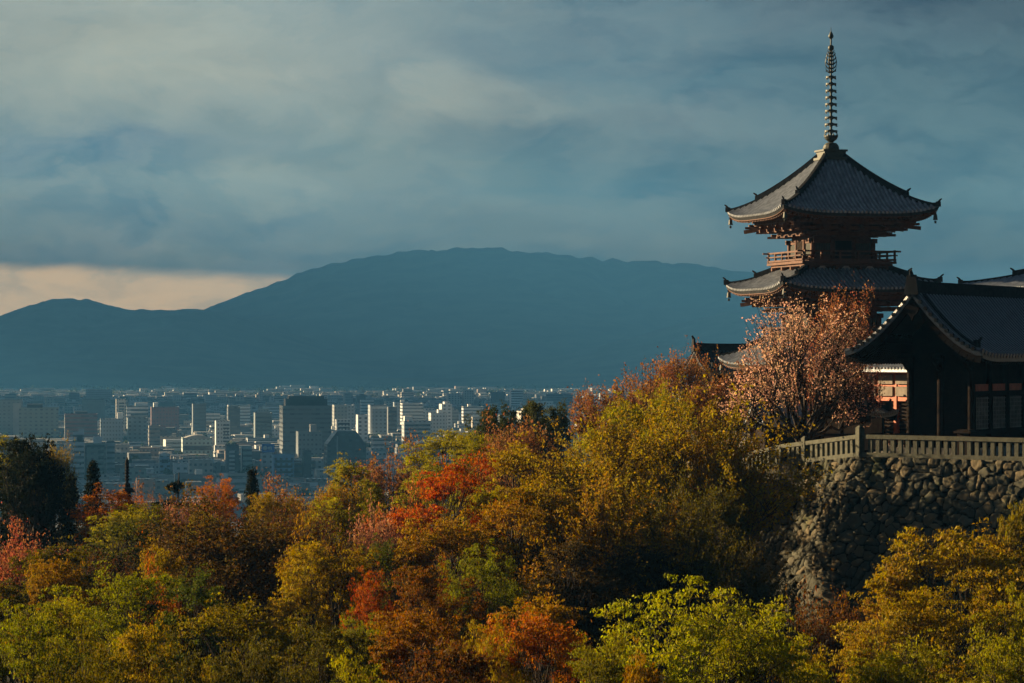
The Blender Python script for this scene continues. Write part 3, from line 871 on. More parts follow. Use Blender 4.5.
def stone_wall():
    step = .06; Hh = 10.5
    pts = [];
    seglen = [(WPTS[i + 1] - WPTS[i]).length for i in range(len(WPTS) - 1)]
    tot = sum(seglen); n = int(tot / step)
    cum = np.concatenate([[0], np.cumsum(seglen)])
    s = np.linspace(0, tot, n)
    A = np.array([[p.x, p.y, p.z] for p in WPTS])
    C = np.stack([np.interp(s, cum, A[:, k]) for k in range(3)], -1)
    T = np.gradient(C[:, :2], axis=0); k = 41; ker = np.hanning(k); ker /= ker.sum()
    T = np.stack([np.convolve(np.pad(T[:, q], k // 2, mode='edge'), ker, 'valid') for q in range(2)], -1)
    T /= np.linalg.norm(T, axis=1)[:, None]
    N = np.stack([T[:, 1], -T[:, 0]], -1)              # towards the camera
    hs = np.arange(0, Hh, step); m = len(hs)
    Sx, Hg = np.meshgrid(s, hs)
    wx = Sx + .07 * fbm(Sx / .6, Hg / .6, 5, 3); wy = Hg + .07 * fbm(Sx / .7, Hg / .7, 9, 3)
    cw, ch = .50, .38
    gx = np.floor(wx / cw); gy = np.floor(wy / ch)
    def rnd(a, b, k):
        v = np.sin(a * 127.1 + b * 311.7 + k * 74.7) * 43758.5453
        return v - np.floor(v)
    F1 = np.full(wx.shape, 9.); F2 = np.full(wx.shape, 9.); ia = np.zeros_like(wx); ib = np.zeros_like(wx); ox = np.zeros_like(wx); oy = np.zeros_like(wx)
    for dx in (-2, -1, 0, 1, 2):
        for dy in (-2, -1, 0, 1, 2):
            a, b = gx + dx, gy + dy
            keep = rnd(a, b, 9) > .22                 # missing seeds let neighbours grow into big stones
            qx = (a + rnd(a, b, 1)) * cw; qy = (b + rnd(a, b, 2)) * ch
            d = np.abs(wx - qx) * .62 + np.abs(wy - qy) * .70 + .42 * np.hypot(wx - qx, (wy - qy) * 1.2); d = np.where(keep, d, 9)
            nw = d < F1
            F2 = np.where(nw, F1, np.minimum(F2, d)); F1 = np.where(nw, d, F1)
            ia = np.where(nw, a, ia); ib = np.where(nw, b, ib); ox = np.where(nw, wx - qx, ox); oy = np.where(nw, wy - qy, oy)
    e = np.clip((F2 - F1) / .11, 0, 1)
    disp = .20 * e ** .55 + (rnd(ia, ib, 3) - .5) * .12 + ox * (rnd(ia, ib, 4) - .5) * .42 + oy * (rnd(ia, ib, 5) - .5) * .42 + .05 * fbm(Sx / .2, Hg / .2, 2, 4)
    disp = disp * np.clip(.25 + e * 3, 0, 1)
    bat = .05 + .24 * Hg + .012 * Hg ** 2
    X = C[None, :, 0] + N[None, :, 0] * (bat + disp); Y = C[None, :, 1] + N[None, :, 1] * (bat + disp)
    Z = C[None, :, 2] - Hg + .02
    i = np.arange(n * m).reshape(m, n)
    Q = np.stack([i[:-1, :-1], i[1:, :-1], i[1:, 1:], i[:-1, 1:]], -1).reshape(-1, 4)
    me = np_mesh('stone_wall', np.stack([X, Y, Z], -1).reshape(-1, 3), Q, stone_mat(), True)
    ca = me.color_attributes.new('stone', 'FLOAT_COLOR', 'POINT')
    cl = np.stack([rnd(ia, ib, 6), rnd(ia, ib, 7), e, np.ones_like(ia)], -1).astype(np.float32)
    ca.data.foreach_set('color', cl.ravel())
    o = link_mesh('stone_wall', me)
    tag(o, 'high rough rubble stone retaining wall under the temple terrace fence', 'wall')
stone_wall()

def stone_fence():
    t = empty('stone_fence', WPTS[3], 0, 'low stone balustrade fence along the top of the rubble wall', 'fence')
    o0 = WPTS[3]
    def run(a, b, h=1.08, pitch=.42, bw=.21):
        d = b - a; L = d.length; u = d / L
        M = Matrix.Rotation(math.atan2(d.y, d.x), 3, 'Z')
        r = MB(); r.beam(a + Vector((0, 0, h - .09)), b + Vector((0, 0, h - .09)), .26, .20); r.build('top_rail', M_fence, t)
        r = MB(); r.beam(a + Vector((0, 0, .12)), b + Vector((0, 0, .12)), .24, .2); r.build('bottom_rail', M_fence, t)
        n = int(L / pitch)
        for i in range(1, n):
            q = MB(); p = a + u * (L * i / n); q.box(p + Vector((0, 0, h / 2 - .03)), (bw, .15, h - .36), M); q.build('baluster', M_fence, t)
    def post(p, d, h=1.35):
        M = Matrix.Rotation(math.atan2(d.y, d.x), 3, 'Z')
        q = MB(); q.box(p + Vector((0, 0, h / 2)), (.32, .32, h), M); q.box(p + Vector((0, 0, h + .05)), (.32, .32, .1), M, .4); q.build('fence_post', M_fence, t)
    inset = [p - o0 for p in WPTS[1:]]
    mid = inset[1] + (inset[2] - inset[1]) * .28
    d1 = (inset[2] - inset[1]).normalized(); d2 = (inset[3] - inset[2]).normalized()
    end = inset[2] + d2 * 13.5
    run(inset[0], inset[1]); run(inset[1], mid - d1 * .2); run(mid + d1 * .2, inset[2] - d1 * .2); run(inset[2] + d2 * .2, end)
    for p, d, h in ((inset[0], d1, 1.25), (mid, d1, 1.25), (inset[2], d1, 1.42)): post(p, d, h)
stone_fence()

def wooden_rail():
    c = P(896, 0, 141.5)
    t = empty('wooden_railing', (c.x, 141.5, -4.97), R(4), 'short dark wooden railing between vermilion gate and dark hall', 'railing')
    for j in range(6):
        q = MB(); q.box((j * .22, 0, .55), (.08, .08, 1.1)); q.build('post', M_wood, t)
    for z in (1.08, .6):
        q = MB(); q.beam((-.1, 0, z), (1.9, 0, z), .08, .09); q.build('rail', M_wood, t)
    c = P(966, 0, 138.6)
    t = empty('offering_box', (c.x, 138.6, -4.97), R(-40), 'dark wooden cabinet standing against the boarded hall wall', 'cabinet')
    q = MB(); q.box((0, 0, .65), (.7, .5, 1.1)); q.build('cabinet_body', M_wood, t)
    q = MB(); q.box((0, 0, 1.26), (.95, .75, .1)); q.box((0, 0, 1.34), (.7, .5, .08)); q.build('cabinet_roof', M_wood, t)
    for x in (-.28, .28):
        for y in (-.18, .18):
            q = MB(); q.box((x, y, .05), (.08, .08, .12)); q.build('leg', M_wood, t)
wooden_rail()

def stone_stupa():
    c = P(127, 0, 182); z0 = float(ground(c.x, 182)) - .2
    top = P(0, 457, 182).z
    t = empty('tiered_stone_tower', (c.x, 182, z0), R(20), 'thin dark tiered stone tower with a tall pole finial among orange trees', 'stone pagoda')
    zt = P(0, 486, 182).z - z0
    q = MB(); q.box((0, 0, .6), (1.3, 1.3, 1.2)); q.build('base', M_ridge, t)
    n = 8; dz = (zt - 1.2) / n
    for k in range(n):
        w = .62 - .028 * k
        e = MB(); zz = 1.2 + k * dz
        e.box((0, 0, zz + dz * .3), (w * .95, w * .95, dz * .6)); e.box((0, 0, zz + dz * .72), (w * 2.0, w * 2.0, dz * .26), None, .62); e.box((0, 0, zz + dz * .57), (w * 1.9, w * 1.9, .06))
        e.build('roof_tier', M_ridge, t)
    f = MB(); f.lathe([(.22, zt - .1), (.2, zt + .15), (.1, zt + .2), (.11, top - z0 - .5), (.12, top - z0 - .3), (.03, top - z0)], (0, 0, 0), 8)
    for j in range(6): f.lathe([(.08, 0), (.16, .03), (.16, .09), (.08, .12)], (0, 0, zt + .35 + j * .2), 8)
    f.build('finial', M_ridge, t)
stone_stupa()

# ------------------------------------------------------------------ trees
class Tree:
    """grows one tree mesh pair (wood, leaves) about the origin"""
    def __init__(s, seed):
        s.r = np.random.default_rng(seed); s.wood = MB(); s.pos = []; s.ax = []; s.nr = []; s.sz = []
    def curve(s, a, b, sag=0.0, n=5, wob=.06):
        a = np.array(a, float); b = np.array(b, float); L = np.linalg.norm(b - a)
        pts = []
        w = s.r.normal(0, wob * L, (n + 1, 3))
        for i in range(n + 1):
            t = i / n
            p = a * (1 - t) + b * t + w[i] * math.sin(math.pi * t) * .6
            p[2] += sag * L * math.sin(math.pi * t)
            pts.append(p)
        return pts
    def limb(s, pts, r0, r1, n=5):
        k = len(pts) - 1
        s.wood.tube(pts, [r0 + (r1 - r0) * i / k for i in range(k + 1)], n, False)
    def leaves(s, c, rad, n, size, up=.6, flat=None, shell=.0):
        """n leaf faces in an ellipsoid of half axes rad about c"""
        r = s.r
        d = r.normal(size=(n, 3)); d /= np.linalg.norm(d, axis=1)[:, None]
        q = r.random(n) ** (1 / 2.4)
        q = np.maximum(q, shell)
        p = np.array(c) + d * q[:, None] * np.array(rad)
        nr = r.normal(size=(n, 3)); nr /= np.linalg.norm(nr, axis=1)[:, None]
        nr = nr * (1 - up) + np.array([0, 0, 1.0]) * up + d * .55
        nr /= np.linalg.norm(nr, axis=1)[:, None]
        s.put(p, nr, size * (.6 + .8 * r.random(n)))
    def put(s, p, nr, sz):
        r = s.r; n = len(p)
        ax = np.cross(nr, r.normal(size=(n, 3))); ax /= (np.linalg.norm(ax, axis=1)[:, None] + 1e-6)
        s.pos.append(p); s.nr.append(nr); s.ax.append(ax); s.sz.append(sz)
    def along(s, pts, n, spread, size, up=.3):
        """leaves scattered along a twig"""
        pts = np.array(pts); t = s.r.random(n) * (len(pts) - 1); i = np.minimum(t.astype(int), len(pts) - 2); f = (t - i)[:, None]
        p = pts[i] * (1 - f) + pts[i + 1] * f + s.r.normal(0, spread, (n, 3))
        nr = s.r.normal(size=(n, 3)); nr[:, 2] += up * 2; nr /= np.linalg.norm(nr, axis=1)[:, None]
        s.put(p, nr, size * (.6 + .8 * s.r.random(n)))
    def done(s, name, trim=True):
        p = np.concatenate(s.pos); nr = np.concatenate(s.nr); ax = np.concatenate(s.ax); sz = np.concatenate(s.sz)[:, None]
        bt = np.cross(nr, ax)
        V = np.stack([p - ax * sz * .5, p - bt * sz * .28 + nr * sz * .08, p + ax * sz * .5, p + bt * sz * .28 + nr * sz * .08], 1).reshape(-1, 3)
        Q = np.arange(len(V)).reshape(-1, 4)
        crown = np_mesh(name + '_crown', V, Q, M_leaf)
        wood = s.wood.mesh(name + '_trunk', M_bark, True)
        b0, b1 = V.min(0), V.max(0)
        return dict(trunk=wood, crown=crown, H=float(np.percentile(V[:, 2], 99.7)), R=float((np.percentile(V[:, 0], 98.5) - np.percentile(V[:, 0], 1.5)) / 2))


def broad_tree(seed, H=9.0, RR=4.2, nl=11, nc=13, leaves=150, size=.15, flat=.42, up=.55, base=.30, lobe=.40, style='maple', bare=.0):
    t = Tree(seed); r = t.r
    fork = H * base * .75
    lean = r.normal(0, .25, 2)
    tp = t.curve((0, 0, -1.2), (lean[0], lean[1], fork), 0, 4, .03)
    t.limb(tp, .30, .20, 8)
    centers = []
    for i in range(nl):
        if i == 0: c = np.array([r.normal(0, .3), r.normal(0, .3), H * (1 - lobe * flat * .9)]); rr = RR * lobe
        else:
            a = i * 2.399 + r.normal(0, .35); q = .30 + .55 * ((i + .5) / nl) ** .7
            ee = (1 - ((i) / nl) ** 1.25)
            c = np.array([math.cos(a) * RR * q * (1 + r.normal(0, .12)), math.sin(a) * RR * q * (1 + r.normal(0, .12)), H * (base + .12 + (.80 - base - .05) * ee * .95 + .06 * r.normal())])
            rr = RR * lobe * (.75 + .5 * r.random())
        centers.append((c, rr))
    for (c, rr) in centers:
        st = np.array(tp[-1]) if r.random() > .35 else np.array(tp[-2])
        lp = t.curve(st, c - np.array([0, 0, rr * flat * .5]), .10 if style != 'cherry' else -.02, 6, .07)
        t.limb(lp, .13, .03, 6)
        for k in range(nc):
            d = r.normal(size=3); d /= np.linalg.norm(d); d[2] = d[2] * .8 + .15
            q = (.35 + .65 * r.random() ** .5)
            cc = c + d * np.array([rr, rr, rr * flat * 1.5]) * q
            j = r.integers(2, 6); bp = t.curve(lp[j], cc, .06, 4, .09)
            t.limb(bp, .032, .008, 4)
            cr = rr * (.26 + .2 * r.random())
            if style == 'cherry':
                for w in range(5):
                    e = cc + r.normal(0, cr * .8, 3) + np.array([0, 0, cr * .25])
                    tw = t.curve(bp[r.integers(1, 5)], e, .05, 3, .1); t.limb(tw, .014, .005, 3)
                    t.along(tw, int(leaves / 5), cr * .22, size, .2)
            else:
                for w in range(3):
                    e = cc + r.normal(0, cr * .6, 3) * np.array([1, 1, .4]); tw = t.curve(bp[r.integers(2, 5)], e, .05, 2, .1); t.limb(tw, .012, .004, 3)
                oa = math.atan2(cc[1], cc[0])
                nf = 6                       # flat fronds fanning outwards and drooping at the tip
                for w in range(nf):
                    fa = oa + r.normal(0, .95); fl = cr * (.75 + .75 * r.random())
                    o_ = cc + r.normal(0, cr * .28, 3) * np.array([1, 1, .5 + flat])
                    e1 = o_ + np.array([math.cos(fa) * fl, math.sin(fa) * fl, fl * r.normal(.02, .16)])
                    md = (o_ + e1) / 2 + np.array([0, 0, fl * .10])
                    nl_ = max(3, int(leaves / nf)); tt = r.random(nl_)[:, None]
                    p_ = (1 - tt) ** 2 * o_ + 2 * tt * (1 - tt) * md + tt ** 2 * e1
                    sw = fl * .30 * (1.1 - tt * .75)
                    p_ = p_ + r.normal(size=(nl_, 3)) * sw * np.array([1, 1, .10 + .55 * flat ** 2])
                    nr_ = r.normal(size=(nl_, 3)) * (1 - up) * .8 + np.array([math.cos(oa) * .35, math.sin(oa) * .35, 1.0]) * up
                    nr_ /= np.linalg.norm(nr_, axis=1)[:, None]
                    t.put(p_, nr_, size * (.4 + 1.25 * r.random(nl_) ** 2))
    return t


def twig_tree(seed, H=9.0, RR=4.6, stems=20, size=.13, dens=18):
    """vase of many fine rising twigs with small young leaves"""
    t = Tree(seed); r = t.r
    tp = t.curve((0, 0, -1.2), (r.normal(0, .2), r.normal(0, .2), H * .2), 0, 4, .03); t.limb(tp, .30, .22, 8)
    for i in range(stems):
        a = i * 2.399 + r.normal(0, .3); q = ((i + .5) / stems) ** .6
        e = np.array([math.cos(a) * RR * q * .82, math.sin(a) * RR * q * .82, H * (.93 - .42 * q ** 1.8 + r.normal(0, .03))])
        m_ = np.array(tp[-1]) * .45 + e * .55 + np.array([0, 0, H * .05])
        lp = t.curve(tp[-1], m_, .04, 4, .05) + t.curve(m_, e, .05, 4, .05)[1:]
        t.limb(lp, .10, .014, 5)
        for k in range(17):
            j = r.integers(3, 9); L = RR * (.22 + .28 * r.random())
            d = np.array([math.cos(a) * .55 + r.normal(0, .5), math.sin(a) * .55 + r.normal(0, .5), .75 + r.normal(0, .28)]); d /= np.linalg.norm(d)
            tw = t.curve(lp[j], np.array(lp[j]) + d * L, .05, 4, .05); t.limb(tw, .020, .005, 3)
            t.along(tw[1:], int(dens * .5), .10, size, .3)
            for w in range(4):
                d2 = d + r.normal(0, .42, 3); d2 /= np.linalg.norm(d2)
                p0 = tw[r.integers(1, 5)]; t2 = t.curve(p0, np.array(p0) + d2 * L * .5, .03, 2, .05); t.limb(t2, .009, .004, 3)
                t.along(t2, dens, .085, size, .3)
    return t


def conifer(seed, H=9.0, RR=2.0, size=.16, whorls=20, per=9, n=42):
    t = Tree(seed); r = t.r
    t.limb(t.curve((0, 0, -1.2), (0, 0, H * .97), 0, 6, .005), .2, .03, 7)
    for i in range(whorls):
        z = H * (.12 + .86 * i / whorls); rad = RR * (1 - (i / whorls)) ** .8 * (.85 + .3 * r.random()) + .12
        for k in range(per):
            a = k * 2 * math.pi / per + r.random() * 1.2; L = rad * (.7 + .45 * r.random())
            e = np.array([math.cos(a) * L, math.sin(a) * L, z - L * .22 + r.normal(0, .08)])
            bp = t.curve((0, 0, z + L * .12), e, .03, 3, .04); t.limb(bp, .03, .008, 4)
            t.along(bp[1:], n, .13, size, .25)
            t.leaves(e + np.array([0, 0, .05]), (.3, .3, .14), n // 3, size, .2)
    return t


def pine(seed, H=7.0, RR=3.0, pads=9, size=.15):
    t = Tree(seed); r = t.r
    tp = t.curve((0, 0, -1.2), (r.normal(0, .7), r.normal(0, .5), H * .93), 0, 8, .05); t.limb(tp, .2, .04, 7)
    for i in range(pads):
        f = .42 + .55 * i / (pads - 1); j = min(7, int(f * 8)); a = i * 2.399; L = RR * (1.15 - f) * (1 + .3 * r.random()) + .3
        c = np.array(tp[j]) + np.array([math.cos(a) * L * .65, math.sin(a) * L * .65, .25])
        t.limb(t.curve(tp[j], c, -.03, 3, .05), .06, .02, 4)
        for k in range(6):
            cc = c + r.normal(0, 1, 3) * np.array([L * .3, L * .3, .08]); t.leaves(cc, (L * .28, L * .28, .17), 170, size, .35)
    return t

VAR = {}
def variants():
    V = VAR
    V['maple'] = [broad_tree(11, leaves=230, size=.125).done('maple'), broad_tree(12, RR=4.6, flat=.34, nl=12, leaves=230, size=.125).done('maple'), broad_tree(13, flat=.38, nl=13, lobe=.34, nc=14, leaves=210, size=.12).done('maple')]
    V['fine'] = [broad_tree(21, flat=.40, nl=15, lobe=.34, nc=17, leaves=170, size=.14, up=.5).done('fine'), broad_tree(22, RR=4.8, flat=.30, nl=16, lobe=.36, nc=17, leaves=170, size=.14, up=.6).done('fine')]
    V['round'] = [broad_tree(31, flat=.72, nl=12, lobe=.42, nc=14, leaves=230, size=.12, up=.3, base=.22).done('round'), broad_tree(32, flat=.66, nl=14, lobe=.36, nc=13, leaves=230, size=.12, up=.3, base=.2).done('round')]
    V['dense'] = [broad_tree(41, RR=3.6, flat=.8, nl=14, lobe=.44, nc=18, leaves=190, size=.16, up=.15, base=.12).done('dense')]
    V['twig'] = [twig_tree(51).done('twig'), twig_tree(52, stems=24).done('twig')]
    V['twig_thin'] = [twig_tree(53, dens=8, size=.12).done('twig_thin')]
    V['cherry'] = [broad_tree(61, RR=4.4, nl=12, nc=14, leaves=80, size=.18, flat=.6, lobe=.36, style='cherry').done('cherry'), broad_tree(62, RR=4.6, nl=13, nc=13, leaves=80, size=.18, flat=.5, lobe=.36, style='cherry').done('cherry')]
    V['blossom'] = [broad_tree(71, H=8, RR=4.0, nl=15, nc=14, leaves=46, size=.115, flat=.85, lobe=.30, base=.20, style='cherry').done('blossom')]
    V['conifer'] = [conifer(81).done('conifer'), conifer(82, RR=1.7).done('conifer')]
    V['pine'] = [pine(91).done('pine')]
variants()

def tree(name, label, cat, var, k, px, top, wpx, D, col, rz=None, group=None, zb=None, tint=None):
    v = VAR[var][k % len(VAR[var])]
    p = P(px, top, D); zg = float(ground(p.x, D)) if zb is None else zb
    sx = (wpx / F * D / 2) / v['R']
    sz = (p.z - zg) / v['H']
    if sz < .55 * sx: sz = .55 * sx
    z0 = p.z - v['H'] * sz
    t = empty(name, (p.x, D, z0), 0, label, cat, group)
    rr = random.Random(int(px * 7 + top * 13 + D))
    t.rotation_euler = (0, 0, rr.random() * 6.28 if rz is None else rz)
    t.scale = (sx, sx, sz)
    link_mesh('trunk', v['trunk'], t)
    c = link_mesh('crown', v['crown'], t)
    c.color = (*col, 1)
    return t

# base colours of the foliage
GRN = (.20, .205, .006); YGR = (.30, .265, .006); GOLD = (.31, .215, .008); OCH = (.30, .17, .010); OLV = (.11, .09, .008)
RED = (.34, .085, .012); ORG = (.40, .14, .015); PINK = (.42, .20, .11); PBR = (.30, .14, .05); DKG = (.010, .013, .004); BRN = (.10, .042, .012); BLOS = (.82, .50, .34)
G_WOOD = 'trees of the hillside wood'
def trees():
    T = lambda label, var, k, px, top, w, D, col, name='broadleaf_tree', cat='tree', **kw: tree(name, label, cat, var, k, px, top, w, D, col, group=kw.pop('group', G_WOOD), **kw)
    # --- far edge of the wood, against the city
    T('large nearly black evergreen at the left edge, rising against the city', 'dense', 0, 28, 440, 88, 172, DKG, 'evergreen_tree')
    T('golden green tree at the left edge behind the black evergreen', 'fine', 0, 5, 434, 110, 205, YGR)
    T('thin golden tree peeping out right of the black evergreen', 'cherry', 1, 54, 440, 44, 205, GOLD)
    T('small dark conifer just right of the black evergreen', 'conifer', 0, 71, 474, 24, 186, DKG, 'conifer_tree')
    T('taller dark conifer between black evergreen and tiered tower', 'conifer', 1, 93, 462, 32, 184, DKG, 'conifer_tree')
    T('bright orange red tree just left of the tiered tower', 'maple', 0, 106, 486, 66, 172, ORG, 'maple_tree')
    T('yellow green tree under the orange tree by the tiered tower', 'fine', 1, 130, 505, 80, 165, YGR)
    T('dusky pink cherry just right of the tiered tower', 'cherry', 0, 150, 484, 44, 188, PBR, 'cherry_tree')
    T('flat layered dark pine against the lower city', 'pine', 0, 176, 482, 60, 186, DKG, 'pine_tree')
    T('vivid orange tree left of the small dark conifer', 'maple', 1, 217, 477, 62, 178, ORG, 'maple_tree')
    T('pale pink cherry below the flat layered pine', 'cherry', 1, 190, 497, 64, 172, PINK, 'cherry_tree')
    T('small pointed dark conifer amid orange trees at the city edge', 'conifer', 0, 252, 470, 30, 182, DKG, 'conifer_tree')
    T('orange brown cherry right of the small pointed conifer', 'cherry', 0, 290, 476, 80, 176, PBR, 'cherry_tree')
    T('orange tinted cherry below the chamfered dark office block', 'cherry', 1, 332, 478, 70, 170, OCH, 'cherry_tree')
    T('bright yellow green tree below the chamfered dark office block', 'fine', 0, 358, 461, 76, 172, YGR)
    T('brown pink cherry whose top touches the pale city blocks', 'cherry', 0, 394, 438, 76, 182, PBR, 'cherry_tree')
    T('yellow green tree on the slope right of the brown pink cherry', 'fine', 1, 446, 431, 84, 176, YGR)
    T('dark evergreen on the skyline of the slope, leftmost of three', 'dense', 0, 488, 409, 46, 205, (.04, .05, .012), 'evergreen_tree')
    T('dark evergreen in the middle of three on the slope skyline', 'dense', 0, 518, 404, 42, 208, (.035, .045, .012), 'evergreen_tree')
    T('greenish evergreen, rightmost of three on the slope skyline', 'dense', 0, 548, 402, 46, 205, (.06, .065, .014), 'evergreen_tree')
    T('pinkish brown cherry with dark limbs below the skyline evergreens', 'cherry', 1, 520, 416, 92, 160, PBR, 'cherry_tree')
    T('rusty cherry with spreading crown, left of the dark ridged hall', 'cherry', 0, 625, 364, 92, 168, PBR, 'cherry_tree')
    T('pink brown cherry in front of the dark ridged hall', 'cherry', 1, 676, 348, 88, 172, PBR, 'cherry_tree')
    T('rusty orange cherry crown under the dark roofed ridge hall', 'cherry', 0, 725, 362, 70, 168, (.30, .14, .05), 'cherry_tree')
    T('yellow green tree beneath the rusty spreading cherry', 'fine', 0, 622, 402, 110, 150, YGR)
    T('bright green tree between spreading cherry and ochre twig tree', 'round', 0, 672, 385, 70, 158, YGR)
    # --- blossom by the hall
    tree('blossom_tree', 'large pale pink blossom tree leaning over the fence below the pagoda', 'cherry tree', 'blossom', 0, 804, 298, 146, 147.5, BLOS, rz=.6, zb=-5.6)
    tree('blossom_tree', 'upper red tinged blossom tree rising behind the pale pink one', 'cherry tree', 'blossom', 0, 843, 287, 74, 151, (.50, .20, .09), rz=3.2, zb=-5.4)
    # --- middle slope
    T('big ochre tree of fine rising twigs left of the stone wall', 'twig', 0, 688, 388, 190, 140, GOLD, 'twiggy_tree')
    T('golden ochre tree left of the big twiggy ochre tree', 'twig', 1, 600, 418, 150, 140, GOLD, 'twiggy_tree')
    T('ochre tree in front of the left end of the stone fence', 'twig', 0, 716, 420, 96, 139, OCH, 'twiggy_tree')
    T('olive gold tree with open dark limbs in the middle of the slope', 'fine', 0, 525, 446, 140, 142, GOLD)
    T('vivid red maple glowing in the middle of the wood', 'maple', 2, 445, 456, 128, 131, (.44, .105, .012), 'maple_tree')
    T('red orange cherry on the left flank of the vivid red maple', 'cherry', 0, 398, 484, 72, 136, (.38, .14, .04), 'cherry_tree')
    T('pale pink cherry at the foot of the vivid red maple', 'cherry', 1, 385, 508, 80, 128, PINK, 'cherry_tree')
    T('yellow green tree left of the vivid red maple', 'fine', 1, 335, 500, 90, 140, YGR)
    T('golden olive tree right of the red maple', 'fine', 1, 515, 492, 130, 128, OCH)
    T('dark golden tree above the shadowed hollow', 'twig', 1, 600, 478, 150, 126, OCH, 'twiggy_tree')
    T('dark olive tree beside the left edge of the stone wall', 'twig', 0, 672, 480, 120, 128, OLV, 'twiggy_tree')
    # --- left middle
    T('red tinged cherry at the left edge below the black evergreen', 'cherry', 0, 22, 520, 90, 140, (.36, .13, .06), 'cherry_tree')
    T('large olive tree of bare rising twigs left of centre', 'twig', 1, 225, 494, 190, 128, (.11, .065, .012), 'twiggy_tree')
    T('olive brown twiggy tree right of the large bare twig tree', 'twig_thin', 0, 310, 506, 130, 130, BRN, 'twiggy_tree')
    T('yellow green tree behind the large bare twig tree', 'fine', 0, 112, 520, 130, 142, (.10, .10, .012))
    T('dark olive tree below the red tinged cherry at the left edge', 'fine', 0, 35, 548, 130, 120, OLV)
    T('brown olive tree between the left edge and the bare twig tree', 'twig_thin', 0, 92, 545, 110, 124, BRN, 'twiggy_tree')
    T('green gold tree at the right foot of the bare twig tree', 'fine', 1, 318, 545, 110, 116, GOLD)
    T('bright green tree in the left foreground wood', 'maple', 0, 118, 566, 130, 104, GRN, 'maple_tree')
    T('fresh green maple right of the bright green left tree', 'maple', 2, 195, 570, 90, 108, (.085, .11, .012), 'maple_tree')
    T('dusky orange tree behind the small red maple', 'cherry', 0, 325, 520, 80, 122, OCH, 'cherry_tree')
    # --- centre low
    T('small red maple low in the centre left', 'maple', 1, 372, 568, 54, 108, RED, 'maple_tree')
    T('dark red maple right of the small red maple', 'maple', 0, 432, 560, 84, 110, (.20, .085, .010), 'maple_tree')
    T('olive gold layered tree below the red maple', 'fine', 1, 455, 520, 130, 118, OCH)
    T('fresh green tree at the lip of the shadowed hollow', 'maple', 1, 486, 545, 84, 112, GRN, 'maple_tree')
    T('green leaved tree at the right edge of the dark red maple', 'maple', 2, 396, 540, 76, 118, (.10, .11, .01), 'maple_tree')
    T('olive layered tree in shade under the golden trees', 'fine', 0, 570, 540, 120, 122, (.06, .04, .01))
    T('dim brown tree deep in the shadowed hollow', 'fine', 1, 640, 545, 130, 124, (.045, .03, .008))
    T('orange ochre layered tree low in the centre', 'fine', 0, 520, 596, 150, 96, OCH)
    T('rust red layered tree at the bottom left of centre', 'fine', 1, 425, 612, 130, 92, (.27, .125, .010))
    T('burnt orange tree along the bottom centre', 'fine', 1, 545, 616, 150, 86, ORG)
    T('golden brown tree at the very bottom centre', 'fine', 0, 455, 640, 160, 80, (.14, .06, .012))
    T('dim olive tree hiding the left end of the stone wall', 'fine', 1, 716, 488, 80, 133, OLV)
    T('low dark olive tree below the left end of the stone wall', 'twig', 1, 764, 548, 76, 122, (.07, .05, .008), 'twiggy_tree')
    T('green tree left of the rust red layered tree', 'maple', 1, 360, 614, 84, 96, GRN, 'maple_tree')
    # --- near left
    T('yellow olive tree in the lower left foreground', 'maple', 2, 262, 600, 180, 88, (.19, .15, .008), 'maple_tree')
    T('bright green tree at the lower left edge', 'maple', 1, 28, 602, 120, 90, GRN, 'maple_tree')
    T('rounded olive tree in the bottom left corner', 'round', 0, 80, 634, 150, 76, OLV)
    T('deep olive tree along the bottom left of centre', 'round', 1, 215, 634, 130, 74, (.08, .07, .010))
    T('olive gold tree at the bottom beside the rust red tree', 'maple', 0, 318, 618, 120, 84, (.10, .085, .010), 'maple_tree')
    T('yellow green sprig tree at the bottom edge left of centre', 'maple', 2, 345, 658, 110, 70, YGR, 'maple_tree')
    # --- near right
    T('bright yellow green maple in the centre right foreground', 'maple', 1, 680, 582, 210, 80, (.33, .32, .006), 'maple_tree')
    T('bright green maple shoulder right of the foreground maple', 'maple', 0, 762, 614, 130, 82, (.27, .245, .006), 'maple_tree')
    T('green maple skirt at the bottom centre', 'maple', 2, 595, 634, 130, 78, (.19, .165, .006), 'maple_tree')
    T('brown budding tree at the foot of the stone wall', 'cherry', 1, 838, 590, 110, 110, (.15, .065, .012), 'broadleaf_tree')
    T('wide golden layered tree in front of the stone wall at right', 'fine', 1, 968, 532, 200, 104, (.29, .20, .008))
    T('upper gold green tree at the right edge before the wall', 'fine', 0, 1015, 500, 90, 106, (.21, .165, .008))
    T('golden brown tree under the wide golden layered tree', 'fine', 0, 885, 588, 100, 104, OCH)
    T('olive gold tree in the lower right', 'fine', 1, 915, 592, 160, 92, GOLD)
    T('bright green maple in the bottom right corner', 'maple', 0, 994, 622, 140, 80, (.26, .235, .006), 'maple_tree')
    T('green gold maple along the bottom right', 'maple', 2, 878, 640, 150, 80, YGR, 'maple_tree')
    # --- smaller trees filling the gaps
    T('small golden tree between the two orange cherries at the city edge', 'fine', 1, 268, 494, 60, 168, GOLD)
    T('yellow green sapling crown just below the vivid orange tree', 'fine', 0, 205, 512, 64, 160, YGR)
    T('rusty shrub sized tree at the foot of the tiered tower', 'cherry', 1, 132, 512, 40, 170, ORG, 'cherry_tree')
    T('golden tree right above the fresh green left maple', 'fine', 0, 165, 548, 76, 118, GOLD)
    T('yellow olive tree under the rust tinted cherry in the left middle', 'fine', 1, 60, 560, 80, 112, OCH)
    T('bright yellow green crown between the dark olive and green left trees', 'maple', 0, 70, 592, 84, 98, YGR, 'maple_tree')
